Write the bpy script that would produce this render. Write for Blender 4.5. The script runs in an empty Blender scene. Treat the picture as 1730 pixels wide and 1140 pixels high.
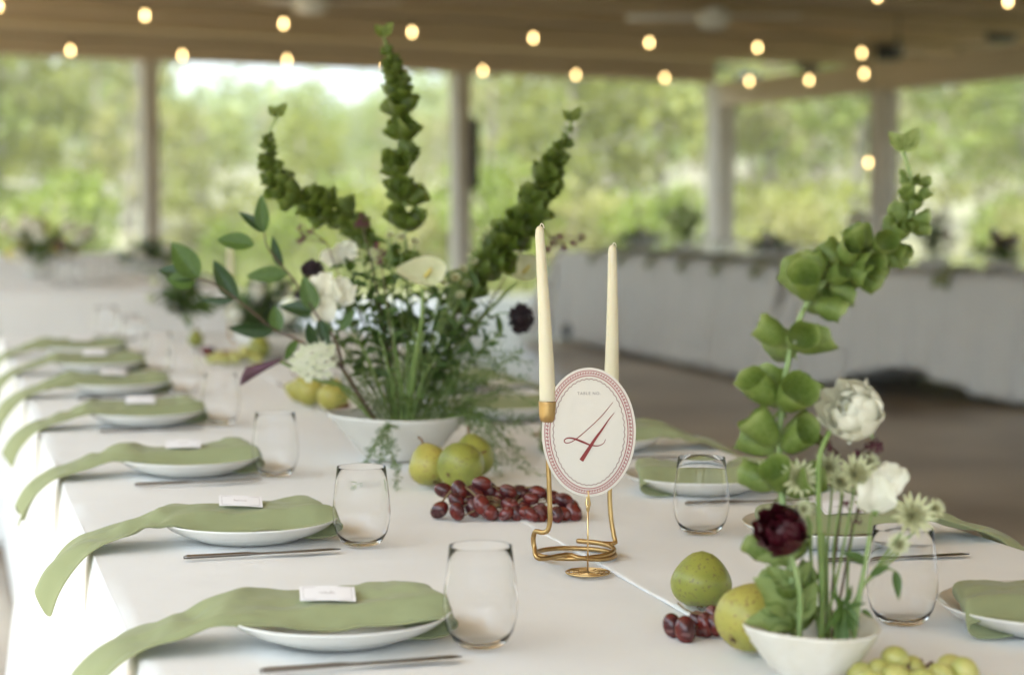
import bpy, math, random
from mathutils import Vector, Matrix, noise
R = math.radians
PI = math.pi
C = bpy.context.scene.collection
scn = bpy.context.scene

# ------------------------------------------------------------------ camera
AZ = R(16.1)                 # camera looks this far to the right of the table axis (+Y)
FPX, H = 3350.0, 1.26        # focal length in photo pixels, eye height
PIT = math.atan(245 / FPX)
F3 = Vector((math.sin(AZ) * math.cos(PIT), math.cos(AZ) * math.cos(PIT), -math.sin(PIT)))
R3 = Vector((math.cos(AZ), -math.sin(AZ), 0))
U3 = R3.cross(F3)
EYE = Vector((0, 0, H))
cam = bpy.data.cameras.new('camera'); cam_o = bpy.data.objects.new('camera', cam); C.objects.link(cam_o)
cam_o.matrix_world = Matrix.Translation(EYE) @ Matrix((R3, U3, -F3)).transposed().to_4x4()
cam.sensor_width = 36; cam.lens = 36 * FPX / 1730
cam.clip_start = .05; cam.clip_end = 1500
cam.dof.use_dof = True; cam.dof.focus_distance = 2.6; cam.dof.aperture_fstop = 3.3
scn.camera = cam_o

def G(lat, dist, z=0):       # lateral / ahead of the camera, level
    return Vector((math.cos(AZ) * lat + math.sin(AZ) * dist, -math.sin(AZ) * lat + math.cos(AZ) * dist, z))

# ------------------------------------------------------------------ light
W = bpy.data.worlds.new('World'); scn.world = W; W.use_nodes = True
nt = W.node_tree; nt.nodes.clear()
sky = nt.nodes.new('ShaderNodeTexSky'); sky.sky_type = 'NISHITA'; sky.sun_disc = False
SUN_EL = R(60); SUN_V = G(-.42, -.90).normalized() * math.cos(SUN_EL) + Vector((0, 0, math.sin(SUN_EL)))   # hazy sun high on the left, a little behind us
SUN_ROT = math.atan2(SUN_V.x, SUN_V.y)
sky.sun_elevation = SUN_EL; sky.sun_rotation = SUN_ROT
sky.dust_density = 4.0; sky.air_density = 1.2
hs = nt.nodes.new('ShaderNodeHueSaturation'); hs.inputs['Saturation'].default_value = .16
mx = nt.nodes.new('ShaderNodeMix'); mx.data_type = 'RGBA'; mx.blend_type = 'MULTIPLY'; mx.inputs[0].default_value = 1
mx.inputs[7].default_value = (.865, 1.0, 1.12, 1)
bgn = nt.nodes.new('ShaderNodeBackground'); bgn.inputs['Strength'].default_value = .15
ow = nt.nodes.new('ShaderNodeOutputWorld')
nt.links.new(sky.outputs[0], hs.inputs['Color']); nt.links.new(hs.outputs[0], mx.inputs[6])
nt.links.new(mx.outputs[2], bgn.inputs['Color']); nt.links.new(bgn.outputs[0], ow.inputs[0])
sl = bpy.data.lights.new('sun', 'SUN'); so = bpy.data.objects.new('sun', sl); C.objects.link(so)
sl.energy = 3.1; sl.angle = R(4); sl.color = (1, .97, .92)
so.rotation_euler = SUN_V.to_track_quat('Z', 'Y').to_euler()
scn.view_settings.view_transform = 'Standard'; scn.view_settings.look = 'None'
scn.view_settings.gamma = 1; scn.view_settings.use_curve_mapping = False
scn.view_settings.exposure = 2.22
cy = scn.cycles
cy.use_denoising = True
cy.max_bounces = 14; cy.diffuse_bounces = 5; cy.transmission_bounces = 14; cy.transparent_max_bounces = 16; cy.glossy_bounces = 5
cy.caustics_refractive = True; cy.caustics_reflective = False; cy.blur_glossy = .5
cy.sample_clamp_indirect = 25; cy.volume_bounces = 1
HAZE = .001

# ------------------------------------------------------------------ helpers
def D(px, py, z):            # the point the photo shows at pixel px,py, z metres in front of the camera
    return EYE + (F3 + R3 * ((px - 865) / FPX) + U3 * ((570 - py) / FPX)) * z
def onz(px, py, z):          # the point of the level plane z that the photo shows at px,py
    d = F3 + R3 * ((px - 865) / FPX) + U3 * ((570 - py) / FPX)
    return EYE + d * ((z - H) / d.z)
TZ = .76
def T(px, py): return onz(px, py, TZ)

def lerp(a, b, t): return a + (b - a) * t
def curve(pts, n):           # Catmull-Rom through pts
    pts = [Vector(p) for p in pts]
    if len(pts) == 2: return [pts[0].lerp(pts[1], i / (n - 1)) for i in range(n)]
    P = [pts[0] * 2 - pts[1]] + pts + [pts[-1] * 2 - pts[-2]]
    L = [0]
    for i in range(len(pts) - 1): L.append(L[-1] + (pts[i + 1] - pts[i]).length)
    out = []
    for k in range(n):
        s = L[-1] * k / (n - 1); i = 0
        while i < len(pts) - 2 and s > L[i + 1]: i += 1
        t = (s - L[i]) / max(1e-9, L[i + 1] - L[i])
        a, b, c, d = P[i:i + 4]
        out.append(.5 * ((2 * b) + (c - a) * t + (2 * a - 5 * b + 4 * c - d) * t * t + (3 * b - a - 3 * c + d) * t ** 3))
    return out
def frames(P):
    Tn = []
    for i in range(len(P)):
        v = P[min(i + 1, len(P) - 1)] - P[max(i - 1, 0)]
        Tn.append(v.normalized() if v.length > 1e-9 else Vector((0, 0, 1)))
    n = Tn[0].orthogonal().normalized(); out = []
    for t in Tn:
        n = (n - t * n.dot(t))
        n = n.normalized() if n.length > 1e-6 else t.orthogonal().normalized()
        out.append((t, n, t.cross(n)))
    return out
def axes(y, z):              # rotation whose local y is y and local z near z
    y = Vector(y).normalized(); z = Vector(z); x = y.cross(z)
    x = x.normalized() if x.length > 1e-6 else y.orthogonal().normalized()
    z = x.cross(y)
    return Matrix((x, y, z)).transposed().to_4x4()
def zto(z, spin=0.0):        # rotation whose local z is z
    z = Vector(z).normalized(); x = z.orthogonal().normalized(); y = z.cross(x)
    return Matrix((x, y, z)).transposed().to_4x4() @ Matrix.Rotation(spin, 4, 'Z')

class MB:
    def __init__(s): s.v = []; s.f = []
    def grid(s, fn, nu, nv, closeu=False):
        b = len(s.v)
        for j in range(nv):
            for i in range(nu): s.v.append(Vector(fn(i / (nu if closeu else nu - 1), j / (nv - 1))))
        for j in range(nv - 1):
            for i in range(nu if closeu else nu - 1):
                k = (i + 1) % nu
                s.f.append((b + j * nu + i, b + j * nu + k, b + (j + 1) * nu + k, b + (j + 1) * nu + i))
        return s
    def tube(s, P, rad, n=6, cap=True):
        P = [Vector(p) for p in P]
        if not hasattr(rad, '__len__'): rad = [rad] * len(P)
        elif len(rad) == 2 and len(P) > 2: rad = [lerp(rad[0], rad[1], i / (len(P) - 1)) for i in range(len(P))]
        b = len(s.v); fr = frames(P)
        for p, r, (t, u, w) in zip(P, rad, fr):
            for k in range(n):
                a = 2 * PI * k / n; s.v.append(p + (u * math.cos(a) + w * math.sin(a)) * r)
        for i in range(len(P) - 1):
            for k in range(n):
                m = (k + 1) % n
                s.f.append((b + i * n + k, b + i * n + m, b + (i + 1) * n + m, b + (i + 1) * n + k))
        if cap:
            s.f.append(tuple(b + k for k in range(n))[::-1]); e = b + (len(P) - 1) * n
            s.f.append(tuple(e + k for k in range(n)))
        return s
    def lathe(s, prof, n=32, M=None, wob=None):
        b = len(s.v)
        for j, (r, z) in enumerate(prof):
            for k in range(n):
                a = 2 * PI * k / n
                p = Vector((r * math.cos(a), r * math.sin(a), z))
                if wob: p = wob(p, a, j)
                s.v.append(M @ p if M else p)
        for j in range(len(prof) - 1):
            for k in range(n):
                m = (k + 1) % n
                s.f.append((b + j * n + k, b + j * n + m, b + (j + 1) * n + m, b + (j + 1) * n + k))
        if prof[0][0] > 1e-6: s.f.append(tuple(b + k for k in range(n))[::-1])
        if prof[-1][0] > 1e-6:
            e = b + (len(prof) - 1) * n; s.f.append(tuple(e + k for k in range(n)))
        return s
    def box(s, c, d, M=None, bev=0.0):
        c = Vector(c); hx, hy, hz = d[0] / 2, d[1] / 2, d[2] / 2; b = len(s.v)
        if bev <= 0:
            q = [(x, y, z) for z in (-hz, hz) for y in (-hy, hy) for x in (-hx, hx)]
            fs = [(0, 2, 3, 1), (4, 5, 7, 6), (0, 1, 5, 4), (2, 6, 7, 3), (0, 4, 6, 2), (1, 3, 7, 5)]
        else:                # vertical and horizontal edges taken off on the outer ring
            q = []
            for z, k in ((-hz, bev), (-hz + bev, 0), (hz - bev, 0), (hz, bev)):
                x, y = hx - k, hy - k
                q += [(-x + bev, -y, z), (x - bev, -y, z), (x, -y + bev, z), (x, y - bev, z), (x - bev, y, z), (-x + bev, y, z), (-x, y - bev, z), (-x, -y + bev, z)]
            fs = [tuple(range(8))[::-1], tuple(range(24, 32))]
            for j in range(3):
                for k in range(8):
                    m = (k + 1) % 8; fs.append((j * 8 + k, j * 8 + m, j * 8 + 8 + m, j * 8 + 8 + k))
        for p in q:
            p = Vector(p); p = (M @ p if M else p) + c; s.v.append(p)
        s.f += [tuple(b + i for i in f) for f in fs]
        return s
    def poly(s, pts):
        b = len(s.v); s.v += [Vector(p) for p in pts]; s.f.append(tuple(range(b, b + len(pts)))); return s
    def ell(s, c, r, n=10, m=6, M=None):
        c = Vector(c); rx, ry, rz = (r, r, r) if not hasattr(r, '__len__') else r
        def fn(u, v):
            a = 2 * PI * u; t = PI * v
            p = Vector((rx * math.sin(t) * math.cos(a), ry * math.sin(t) * math.sin(a), -rz * math.cos(t)))
            return (M @ p if M else p) + c
        return s.grid(fn, n, m + 1, True)
    def add(s, mesh, M):
        b = len(s.v)
        s.v += [M @ v for v in mesh.v]; s.f += [tuple(b + i for i in f) for f in mesh.f]; return s
    def mesh(s, name, mat, smooth=True):
        me = bpy.data.meshes.new(name); me.from_pydata([tuple(v) for v in s.v], [], s.f)
        if mat: me.materials.append(mat)
        if smooth: me.polygons.foreach_set('use_smooth', [True] * len(me.polygons))
        me.update(); return me
    def build(s, name, mat, parent=None, smooth=True, world=False, mods=None):
        if world and parent is not None:
            inv = wm(parent).inverted(); s.v = [inv @ v for v in s.v]
        o = bpy.data.objects.new(name, s.mesh(name, mat, smooth)); C.objects.link(o)
        if parent is not None: o.parent = parent
        return o
def wm(o):
    M = o.matrix_basis.copy()
    while o.parent: o = o.parent; M = o.matrix_basis @ M
    return M
def inst(name, me, parent, M, world=False):
    o = bpy.data.objects.new(name, me); C.objects.link(o)
    if parent is not None:
        o.parent = parent
        if world: M = wm(parent).inverted() @ M
    o.matrix_basis = M
    return o
def tag(o, label=None, cat=None, group=None, kind=None):
    if label: o['label'] = label
    if cat: o['category'] = cat
    if group: o['group'] = group
    if kind: o['kind'] = kind
    return o
def thing(name, loc, label, cat, group=None, rz=0.0):
    o = bpy.data.objects.new(name, None); C.objects.link(o); o.empty_display_size = .05
    o.location = loc; o.rotation_euler = (0, 0, rz)
    o.matrix_basis = Matrix.Translation(loc) @ Matrix.Rotation(rz, 4, 'Z')
    return tag(o, label, cat, group)
def solid(o, t, off=-1.0):
    m = o.modifiers.new('thickness', 'SOLIDIFY'); m.thickness = t; m.offset = off; return o
def subdiv(o, n=1):
    m = o.modifiers.new('smooth', 'SUBSURF'); m.levels = n; m.render_levels = n; return o

# ------------------------------------------------------------------ materials
def mat(name, col, rough=.5, col2=None, scale=20.0, detail=3.0, bump=0.0, bscale=None, metal=0.0, coat=0.0, sss=0.0, sheen=0.0, trans=0.0,
        spec=.5, stretch=None, lo=.35, hi=.65, ior=1.45, spots=None):
    m = bpy.data.materials.new(name); m.use_nodes = True; n = m.node_tree; L = n.links
    b = n.nodes['Principled BSDF']; out = n.nodes['Material Output']
    b.inputs['Roughness'].default_value = rough; b.inputs['Metallic'].default_value = metal
    b.inputs['Coat Weight'].default_value = coat; b.inputs['Sheen Weight'].default_value = sheen
    b.inputs['Specular IOR Level'].default_value = spec; b.inputs['IOR'].default_value = ior
    if sss: b.inputs['Subsurface Weight'].default_value = sss; b.inputs['Subsurface Radius'].default_value = (.012, .008, .004); b.inputs['Subsurface Scale'].default_value = .5
    tc = n.nodes.new('ShaderNodeTexCoord'); vec = tc.outputs['Object']
    if stretch:
        mp = n.nodes.new('ShaderNodeMapping'); mp.inputs['Scale'].default_value = stretch; L.new(vec, mp.inputs[0]); vec = mp.outputs[0]
    colsock = None
    if col2:
        nz = n.nodes.new('ShaderNodeTexNoise'); nz.inputs['Scale'].default_value = scale; nz.inputs['Detail'].default_value = detail
        L.new(vec, nz.inputs['Vector'])
        cr = n.nodes.new('ShaderNodeValToRGB'); e = cr.color_ramp.elements
        e[0].position = lo; e[0].color = (*col, 1); e[1].position = hi; e[1].color = (*col2, 1)
        L.new(nz.outputs['Fac'], cr.inputs[0]); colsock = cr.outputs[0]
        if spots:
            sc, th, sc_col = spots
            n2 = n.nodes.new('ShaderNodeTexNoise'); n2.inputs['Scale'].default_value = sc; n2.inputs['Detail'].default_value = 1
            L.new(vec, n2.inputs['Vector'])
            c2 = n.nodes.new('ShaderNodeValToRGB'); c2.color_ramp.elements[0].position = th; c2.color_ramp.elements[1].position = th + .05
            L.new(n2.outputs['Fac'], c2.inputs[0])
            mm = n.nodes.new('ShaderNodeMix'); mm.data_type = 'RGBA'
            L.new(c2.outputs[0], mm.inputs[0]); L.new(colsock, mm.inputs[6]); mm.inputs[7].default_value = (*sc_col, 1); colsock = mm.outputs[2]
        L.new(colsock, b.inputs['Base Color'])
    else: b.inputs['Base Color'].default_value = (*col, 1)
    if bump:
        bz = n.nodes.new('ShaderNodeTexNoise'); bz.inputs['Scale'].default_value = bscale or scale; bz.inputs['Detail'].default_value = 4
        L.new(vec, bz.inputs['Vector'])
        bn = n.nodes.new('ShaderNodeBump'); bn.inputs['Strength'].default_value = bump; bn.inputs['Distance'].default_value = .01
        L.new(bz.outputs['Fac'], bn.inputs['Height']); L.new(bn.outputs[0], b.inputs['Normal'])
    if trans:                # thin leaf or petal: part of the light goes through
        tr = n.nodes.new('ShaderNodeBsdfTranslucent'); mx = n.nodes.new('ShaderNodeMixShader'); mx.inputs[0].default_value = trans
        if colsock: L.new(colsock, tr.inputs['Color'])
        else: tr.inputs['Color'].default_value = (*col, 1)
        L.new(b.outputs[0], mx.inputs[1]); L.new(tr.outputs[0], mx.inputs[2]); L.new(mx.outputs[0], out.inputs['Surface'])
    return m
def glow(name, col, s):
    m = bpy.data.materials.new(name); m.use_nodes = True; b = m.node_tree.nodes['Principled BSDF']
    b.inputs['Base Color'].default_value = (*col, 1); b.inputs['Emission Color'].default_value = (*col, 1); b.inputs['Emission Strength'].default_value = s
    return m
def glassmat(name):
    m = bpy.data.materials.new(name); m.use_nodes = True; n = m.node_tree; n.nodes.clear()
    g = n.nodes.new('ShaderNodeBsdfGlass'); g.inputs['Roughness'].default_value = 0; g.inputs['IOR'].default_value = 1.25
    o = n.nodes.new('ShaderNodeOutputMaterial'); n.links.new(g.outputs[0], o.inputs[0]); return m
def bellmat(name, cols, trans):
    """calyx: paler towards the stalk and along the rim and the net of veins"""
    m = bpy.data.materials.new(name); m.use_nodes = True; n = m.node_tree; L = n.links; b = n.nodes['Principled BSDF']; out = n.nodes['Material Output']
    b.inputs['Roughness'].default_value = .42
    tc = n.nodes.new('ShaderNodeTexCoord'); sp = n.nodes.new('ShaderNodeSeparateXYZ'); L.new(tc.outputs['Object'], sp.inputs[0])
    mr = n.nodes.new('ShaderNodeMapRange'); mr.inputs['From Max'].default_value = .039; L.new(sp.outputs['Z'], mr.inputs['Value'])
    cr = n.nodes.new('ShaderNodeValToRGB'); e = cr.color_ramp.elements; e[0].position = 0; e[0].color = (*cols[2], 1); e[1].position = 1; e[1].color = (*cols[2], 1)
    for p, c in ((.30, cols[1]), (.55, cols[0]), (.86, cols[1])): q = e.new(p); q.color = (*c, 1)
    L.new(mr.outputs[0], cr.inputs[0])
    vo = n.nodes.new('ShaderNodeTexVoronoi'); vo.feature = 'DISTANCE_TO_EDGE'; vo.inputs['Scale'].default_value = 170; L.new(tc.outputs['Object'], vo.inputs['Vector'])
    vr_ = n.nodes.new('ShaderNodeMapRange'); vr_.inputs['From Max'].default_value = .12; vr_.inputs['To Min'].default_value = .45; vr_.inputs['To Max'].default_value = 0; L.new(vo.outputs['Distance'], vr_.inputs['Value'])
    mm = n.nodes.new('ShaderNodeMix'); mm.data_type = 'RGBA'; L.new(vr_.outputs[0], mm.inputs[0]); L.new(cr.outputs[0], mm.inputs[6]); mm.inputs[7].default_value = (*cols[2], 1)
    L.new(mm.outputs[2], b.inputs['Base Color'])
    bn = n.nodes.new('ShaderNodeBump'); bn.inputs['Strength'].default_value = .35; bn.inputs['Distance'].default_value = .003; L.new(vo.outputs['Distance'], bn.inputs['Height']); L.new(bn.outputs[0], b.inputs['Normal'])
    tr = n.nodes.new('ShaderNodeBsdfTranslucent'); mx = n.nodes.new('ShaderNodeMixShader'); mx.inputs[0].default_value = trans
    L.new(mm.outputs[2], tr.inputs['Color']); L.new(b.outputs[0], mx.inputs[1]); L.new(tr.outputs[0], mx.inputs[2]); L.new(mx.outputs[0], out.inputs['Surface']); return m
def clothmat(name, col, thread=900.0, rough=.85, wr=0.25):
    m = bpy.data.materials.new(name); m.use_nodes = True; n = m.node_tree; L = n.links; b = n.nodes['Principled BSDF']
    b.inputs['Roughness'].default_value = rough; b.inputs['Sheen Weight'].default_value = .15; b.inputs['Specular IOR Level'].default_value = .2
    tc = n.nodes.new('ShaderNodeTexCoord')
    nz = n.nodes.new('ShaderNodeTexNoise'); nz.inputs['Scale'].default_value = 6; nz.inputs['Detail'].default_value = 5; L.new(tc.outputs['Object'], nz.inputs['Vector'])
    cr = n.nodes.new('ShaderNodeValToRGB'); cr.color_ramp.elements[0].position = .3; cr.color_ramp.elements[1].position = .7
    cr.color_ramp.elements[0].color = (*[c * .95 for c in col], 1); cr.color_ramp.elements[1].color = (*col, 1)
    L.new(nz.outputs['Fac'], cr.inputs[0]); L.new(cr.outputs[0], b.inputs['Base Color'])
    w1 = n.nodes.new('ShaderNodeTexWave'); w1.bands_direction = 'X'; w1.inputs['Scale'].default_value = thread
    w2 = n.nodes.new('ShaderNodeTexWave'); w2.bands_direction = 'Y'; w2.inputs['Scale'].default_value = thread
    n2 = n.nodes.new('ShaderNodeTexNoise'); n2.inputs['Scale'].default_value = 9; n2.inputs['Detail'].default_value = 3
    for w in (w1, w2, n2): L.new(tc.outputs['Object'], w.inputs['Vector'])
    ad = n.nodes.new('ShaderNodeMath'); ad.operation = 'ADD'; L.new(w1.outputs['Fac'], ad.inputs[0]); L.new(w2.outputs['Fac'], ad.inputs[1])
    b1 = n.nodes.new('ShaderNodeBump'); b1.inputs['Strength'].default_value = .12; b1.inputs['Distance'].default_value = .0005; L.new(ad.outputs[0], b1.inputs['Height'])
    b2 = n.nodes.new('ShaderNodeBump'); b2.inputs['Strength'].default_value = wr; b2.inputs['Distance'].default_value = .01; L.new(n2.outputs['Fac'], b2.inputs['Height'])
    L.new(b1.outputs[0], b2.inputs['Normal']); L.new(b2.outputs[0], b.inputs['Normal'])
    return m
M_ = {}
M_['cloth'] = clothmat('white_linen', (.76, .765, .755))
M_['napkin'] = clothmat('sage_cotton', (.285, .315, .165), 1200, .85, .9)
M_['porcelain'] = mat('porcelain', (.78, .77, .73), .22, spec=.5, coat=.3)
M_['bowl'] = mat('matte_white_ceramic', (.70, .68, .63), .5, (.66, .64, .59), 12, bump=.05, bscale=60)
M_['textured'] = mat('textured_white_ceramic', (.76, .73, .66), .42, (.70, .66, .57), 30, bump=.12, bscale=50)
M_['glass'] = glassmat('clear_glass')
M_['steel'] = mat('dark_steel', (.20, .18, .16), .32, metal=1.0)
M_['brass'] = mat('brushed_brass', (.54, .36, .15), .36, (.45, .29, .12), 60, metal=1.0)
M_['gold'] = mat('gold_wire', (.70, .50, .24), .28, metal=1.0)
M_['candle'] = mat('ivory_wax', (.68, .62, .45), .42, sss=.3, coat=.05)
M_['wick'] = mat('wick', (.75, .70, .58), .9)
M_['card'] = mat('cream_card', (.66, .62, .555), .8, bump=.03, bscale=300)
M_['paper'] = mat('white_card', (.82, .82, .84), .75)
M_['inkred'] = mat('red_ink', (.24, .035, .035), .7)
M_['inkrose'] = mat('rose_ink', (.40, .17, .17), .7)
M_['inkgrey'] = mat('grey_ink', (.30, .27, .27), .8)
M_['inkmute'] = mat('muted_brown_ink', (.33, .23, .21), .8)
M_['bell'] = bellmat('bell_green', ((.066, .112, .009), (.102, .158, .015), (.185, .25, .05)), .36)
M_['bellpale'] = bellmat('pale_bell_green', ((.125, .195, .032), (.175, .255, .052), (.29, .37, .12)), .40)
M_['stem'] = mat('stem_green', (.14, .22, .05), .5, (.20, .28, .08), 30)
M_['stempale'] = mat('pale_stem', (.22, .31, .11), .5, (.28, .37, .15), 30)
M_['leafdark'] = mat('glossy_dark_leaf', (.016, .042, .012), .36, (.032, .075, .018), 25, trans=.22, bump=.12, bscale=60)
M_['leaflight'] = mat('young_green_leaf', (.055, .11, .016), .42, (.08, .15, .025), 25, trans=.32, bump=.12, bscale=60)
M_['leafmid'] = mat('mid_green_leaf', (.058, .115, .025), .5, (.095, .165, .042), 25, trans=.28)
M_['fern'] = mat('fine_fern_green', (.075, .145, .028), .6, (.12, .20, .045), 40, trans=.3)
M_['twig'] = mat('brown_twig', (.07, .04, .03), .7, (.11, .07, .045), 40)
M_['petalwhite'] = mat('white_petal', (.84, .83, .75), .6, (.78, .78, .64), 30, trans=.3)
M_['petalcream'] = mat('cream_petal', (.72, .72, .52), .5, (.62, .65, .40), 25, trans=.3)
M_['petalgreen'] = mat('greenish_white_petal', (.62, .66, .47), .6, (.72, .73, .60), 60, trans=.3)
M_['astrantia'] = mat('pale_lime_bract', (.56, .60, .34), .6, (.66, .67, .45), 70, trans=.3)
M_['pollen'] = mat('olive_stamens', (.34, .34, .17), .8)
M_['spadix'] = mat('yellow_spadix', (.62, .52, .14), .7)
M_['burgundy'] = mat('burgundy_petal', (.070, .005, .012), .35, (.030, .002, .006), 40, trans=.18)
M_['black'] = mat('near_black_petal', (.012, .006, .010), .6, (.03, .012, .018), 60)
M_['plum'] = mat('dark_plum_floret', (.085, .02, .035), .6, (.13, .035, .05), 60)
M_['purple'] = mat('purple_spathe', (.16, .07, .13), .45, (.10, .05, .06), 20, trans=.2)
M_['pear'] = mat('green_pear_skin', (.275, .285, .050), .45, (.185, .22, .038), 22, spots=(230, .62, (.19, .16, .05)), bump=.04, bscale=90, coat=.1)
M_['pearyellow'] = mat('yellow_pear_skin', (.42, .37, .080), .45, (.29, .30, .055), 18, spots=(210, .62, (.28, .20, .06)), bump=.04, bscale=90, coat=.1)
M_['russet'] = mat('russet', (.16, .09, .04), .8)
M_['grape'] = mat('red_grape_skin', (.150, .017, .012), .24, (.055, .011, .014), 35, lo=.4, hi=.6, sss=.12, coat=.2, spots=(75, .61, (.17, .075, .075)))
M_['grapeyellow'] = mat('pale_grape_skin', (.50, .47, .16), .35, (.42, .43, .13), 35, sss=.25, coat=.1)
M_['grapestem'] = mat('grape_stalk', (.20, .14, .06), .7)
M_['floor'] = mat('stained_concrete', (.25, .19, .135), .30, (.54, .455, .35), .8, detail=6, bump=.05, bscale=6, spec=.5)
M_['board'] = mat('ceiling_wood', (.50, .39, .25), .7, (.62, .50, .34), 2.2, stretch=(.25, 6, 6), detail=5)
M_['beam'] = mat('beam_wood', (.52, .42, .29), .7, (.58, .47, .33), 2.0, stretch=(.4, 5, 5), detail=5)
M_['post'] = mat('painted_post', (.58, .54, .46), .6, (.52, .47, .39), 3)
M_['dark'] = mat('dark_plastic', (.015, .016, .018), .5)
M_['cable'] = mat('black_cable', (.02, .018, .016), .6)
M_['bulb'] = glow('warm_lit_bulb', (1.0, .66, .27), 4.0)
M_['bulboff'] = mat('unlit_bulb', (.5, .49, .46), .15)
M_['fan'] = mat('white_fan', (.84, .83, .80), .4)
M_['bag'] = mat('blue_grey_canvas', (.035, .045, .06), .8, (.06, .075, .095), 12)
M_['tablewood'] = mat('table_wood', (.22, .15, .09), .5)
M_['bark'] = mat('grey_bark', (.17, .145, .115), .9, (.25, .215, .175), 3, stretch=(1, 1, .15))
M_['crown1'] = mat('spring_leaf_yellow', (.185, .19, .028), .6, (.15, .17, .026), .6, trans=.4)
M_['crown2'] = mat('spring_leaf_green', (.125, .165, .026), .6, (.16, .185, .028), .6, trans=.4)
M_['crown3'] = mat('budding_leaf_grey', (.18, .17, .055), .7, (.185, .18, .045), .6, trans=.3)
M_['shrub'] = mat('bright_shrub_leaf', (.15, .19, .016), .6, (.12, .165, .018), .8, trans=.4)
M_['ground'] = mat('meadow_soil', (.10, .10, .045), .95, (.13, .115, .06), .25, detail=6)
M_['grass'] = mat('dry_green_grass', (.15, .16, .05), .8, (.13, .15, .035), .3, trans=.3)

# ------------------------------------------------------------------ ground, floor, hill
def ht(lat, d):
    a = max(0, min(1, (d - 28) / 18)); z = -.18 - 1.1 * a * a * (3 - 2 * a)
    z += max(0, d - 58) * .042 + .5 * noise.noise(Vector((lat * .03, d * .03, 3)))* min(1, max(0, d - 30) / 40)
    return z
mb = MB()
def gf(u, v):
    d = -60 + 390 * v ** 1.4; lat = lerp(-260, 260, u)
    p = G(lat, d); return (p.x, p.y, ht(lat, d) if d > 26 else -.18)
mb.grid(gf, 70, 110)
tag(mb.build('ground', M_['ground']), kind='structure')
# pavilion plan, from the posts the photo shows
CORN = G(2.62, 25.0); LEFT = G(-5.11, 19.8)
bdir = (LEFT - CORN).normalized()                       # along the back wall, to the left
POST4 = G(3.94, 21.1); rdir = (POST4 - CORN).normalized()   # along the right wall, towards us
BL = CORN + bdir * 13.0                                 # back-left corner, outside the frame
RN = CORN + rdir * 27.0
NL = Vector((-2.9, -4.0, 0)); 
fl = MB(); o_ = 1.0
A = [CORN - bdir * o_ - rdir * o_, BL + bdir * .4 - rdir * o_, Vector((-4.2, -6, 0)), RN + rdir * 2 - bdir * o_]
fl.poly([(p.x, p.y, 0) for p in A]).poly([(p.x, p.y, -.3) for p in A][::-1])
for i in range(4):
    p, q = A[i], A[(i + 1) % 4]; fl.poly([(p.x, p.y, -.3), (q.x, q.y, -.3), (q.x, q.y, 0), (p.x, p.y, 0)])
tag(fl.build('floor', M_['floor'], smooth=False), kind='structure')

# ------------------------------------------------------------------ pavilion
CEIL = 2.93
ceiling = thing('ceiling', CORN + Vector((0, 0, CEIL)), None, None); tag(ceiling, kind='structure')
BA = math.atan2(bdir.y, bdir.x)
ceiling.matrix_basis = Matrix.Translation(CORN + Vector((0, 0, CEIL))) @ Matrix.Rotation(BA, 4, 'Z')
# local x runs left along the back wall; local +y ... towards the camera
yv = Vector((-math.sin(BA), math.cos(BA), 0)); sgn = 1 if yv.dot(rdir) > 0 else -1
bw = .30
bm_ = MB().box((0, 0, 0), (16.5, bw - .018, .03), bev=.004).mesh('ceiling_board', M_['board'], False)
random.seed(4)
for k in range(34):
    inst('ceiling_board', bm_, ceiling, Matrix.Translation((5.6 - .55 + k * .12 * 0, sgn * (-.35 + k * bw), .035 + random.uniform(-.006, .006))))
# joists under the boards
jm = MB().box((0, 0, 0), (16.4, .09, .12), bev=.006).mesh('ceiling_joist', M_['board'], False)
for k in range(7):
    inst('ceiling_joist', jm, ceiling, Matrix.Translation((5.0, sgn * (1.2 + k * 1.5), -.05)))
rest = MB().box((5.6, sgn * (10.0 + 10.6), .04), (16.5, 21.0, .03)); rest.build('ceiling_panel', M_['board'], ceiling, False)
roof = MB(); RA = [CORN - bdir * 1.0 - rdir * 1.0, BL - rdir * 1.0, Vector((-1.25, -3.4, 0)), RN + rdir * 1.5 - bdir * .2]  # out-of-view edges shaped to set how much light reaches the tables
def slab(mb, A, z0, z1):
    mb.poly([(p.x, p.y, z1) for p in A]).poly([(p.x, p.y, z0) for p in A][::-1])
    for i in range(len(A)):
        p, q = A[i], A[(i + 1) % len(A)]; mb.poly([(p.x, p.y, z0), (q.x, q.y, z0), (q.x, q.y, z1), (p.x, p.y, z1)])
slab(roof, RA, CEIL + .09, CEIL + .30)
tag(roof.build('roof', M_['board'], None, False), kind='structure')
def beam(name, p, q, z0, z1, w, label):
    d = q - p; L = d.length; th = thing(name, (p + q) / 2 + Vector((0, 0, z0)), label, 'beam', 'pavilion beams', math.atan2(d.y, d.x))
    MB().box((0, 0, (z1 - z0) * .5), (L, w, z1 - z0), bev=.008).build('timber', M_['beam'], th, False)
    MB().box((0, 0, z1 - z0 - .02), (L - .02, w + .05, .036), bev=.004).build('top_plate', M_['beam'], th, False)
beam('beam', CORN + bdir * .18, BL, 2.62, 2.90, .2, 'long brown beam along the back of the pavilion above the sky gap')
beam('beam', CORN + rdir * .18, RN, 2.33, 2.62, .2, 'pale beam running from the corner post to the right edge')
def onwall(px):              # where pixel column px meets the back wall line
    k = (px - 865) / FPX; c = Vector((2.62, 25.0)); d = (Vector((-5.11, 19.8)) - c).normalized()
    t = (k * c.y - c.x) / (d.x - k * d.y); q = c + d * t; return G(q.x, q.y)
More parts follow.
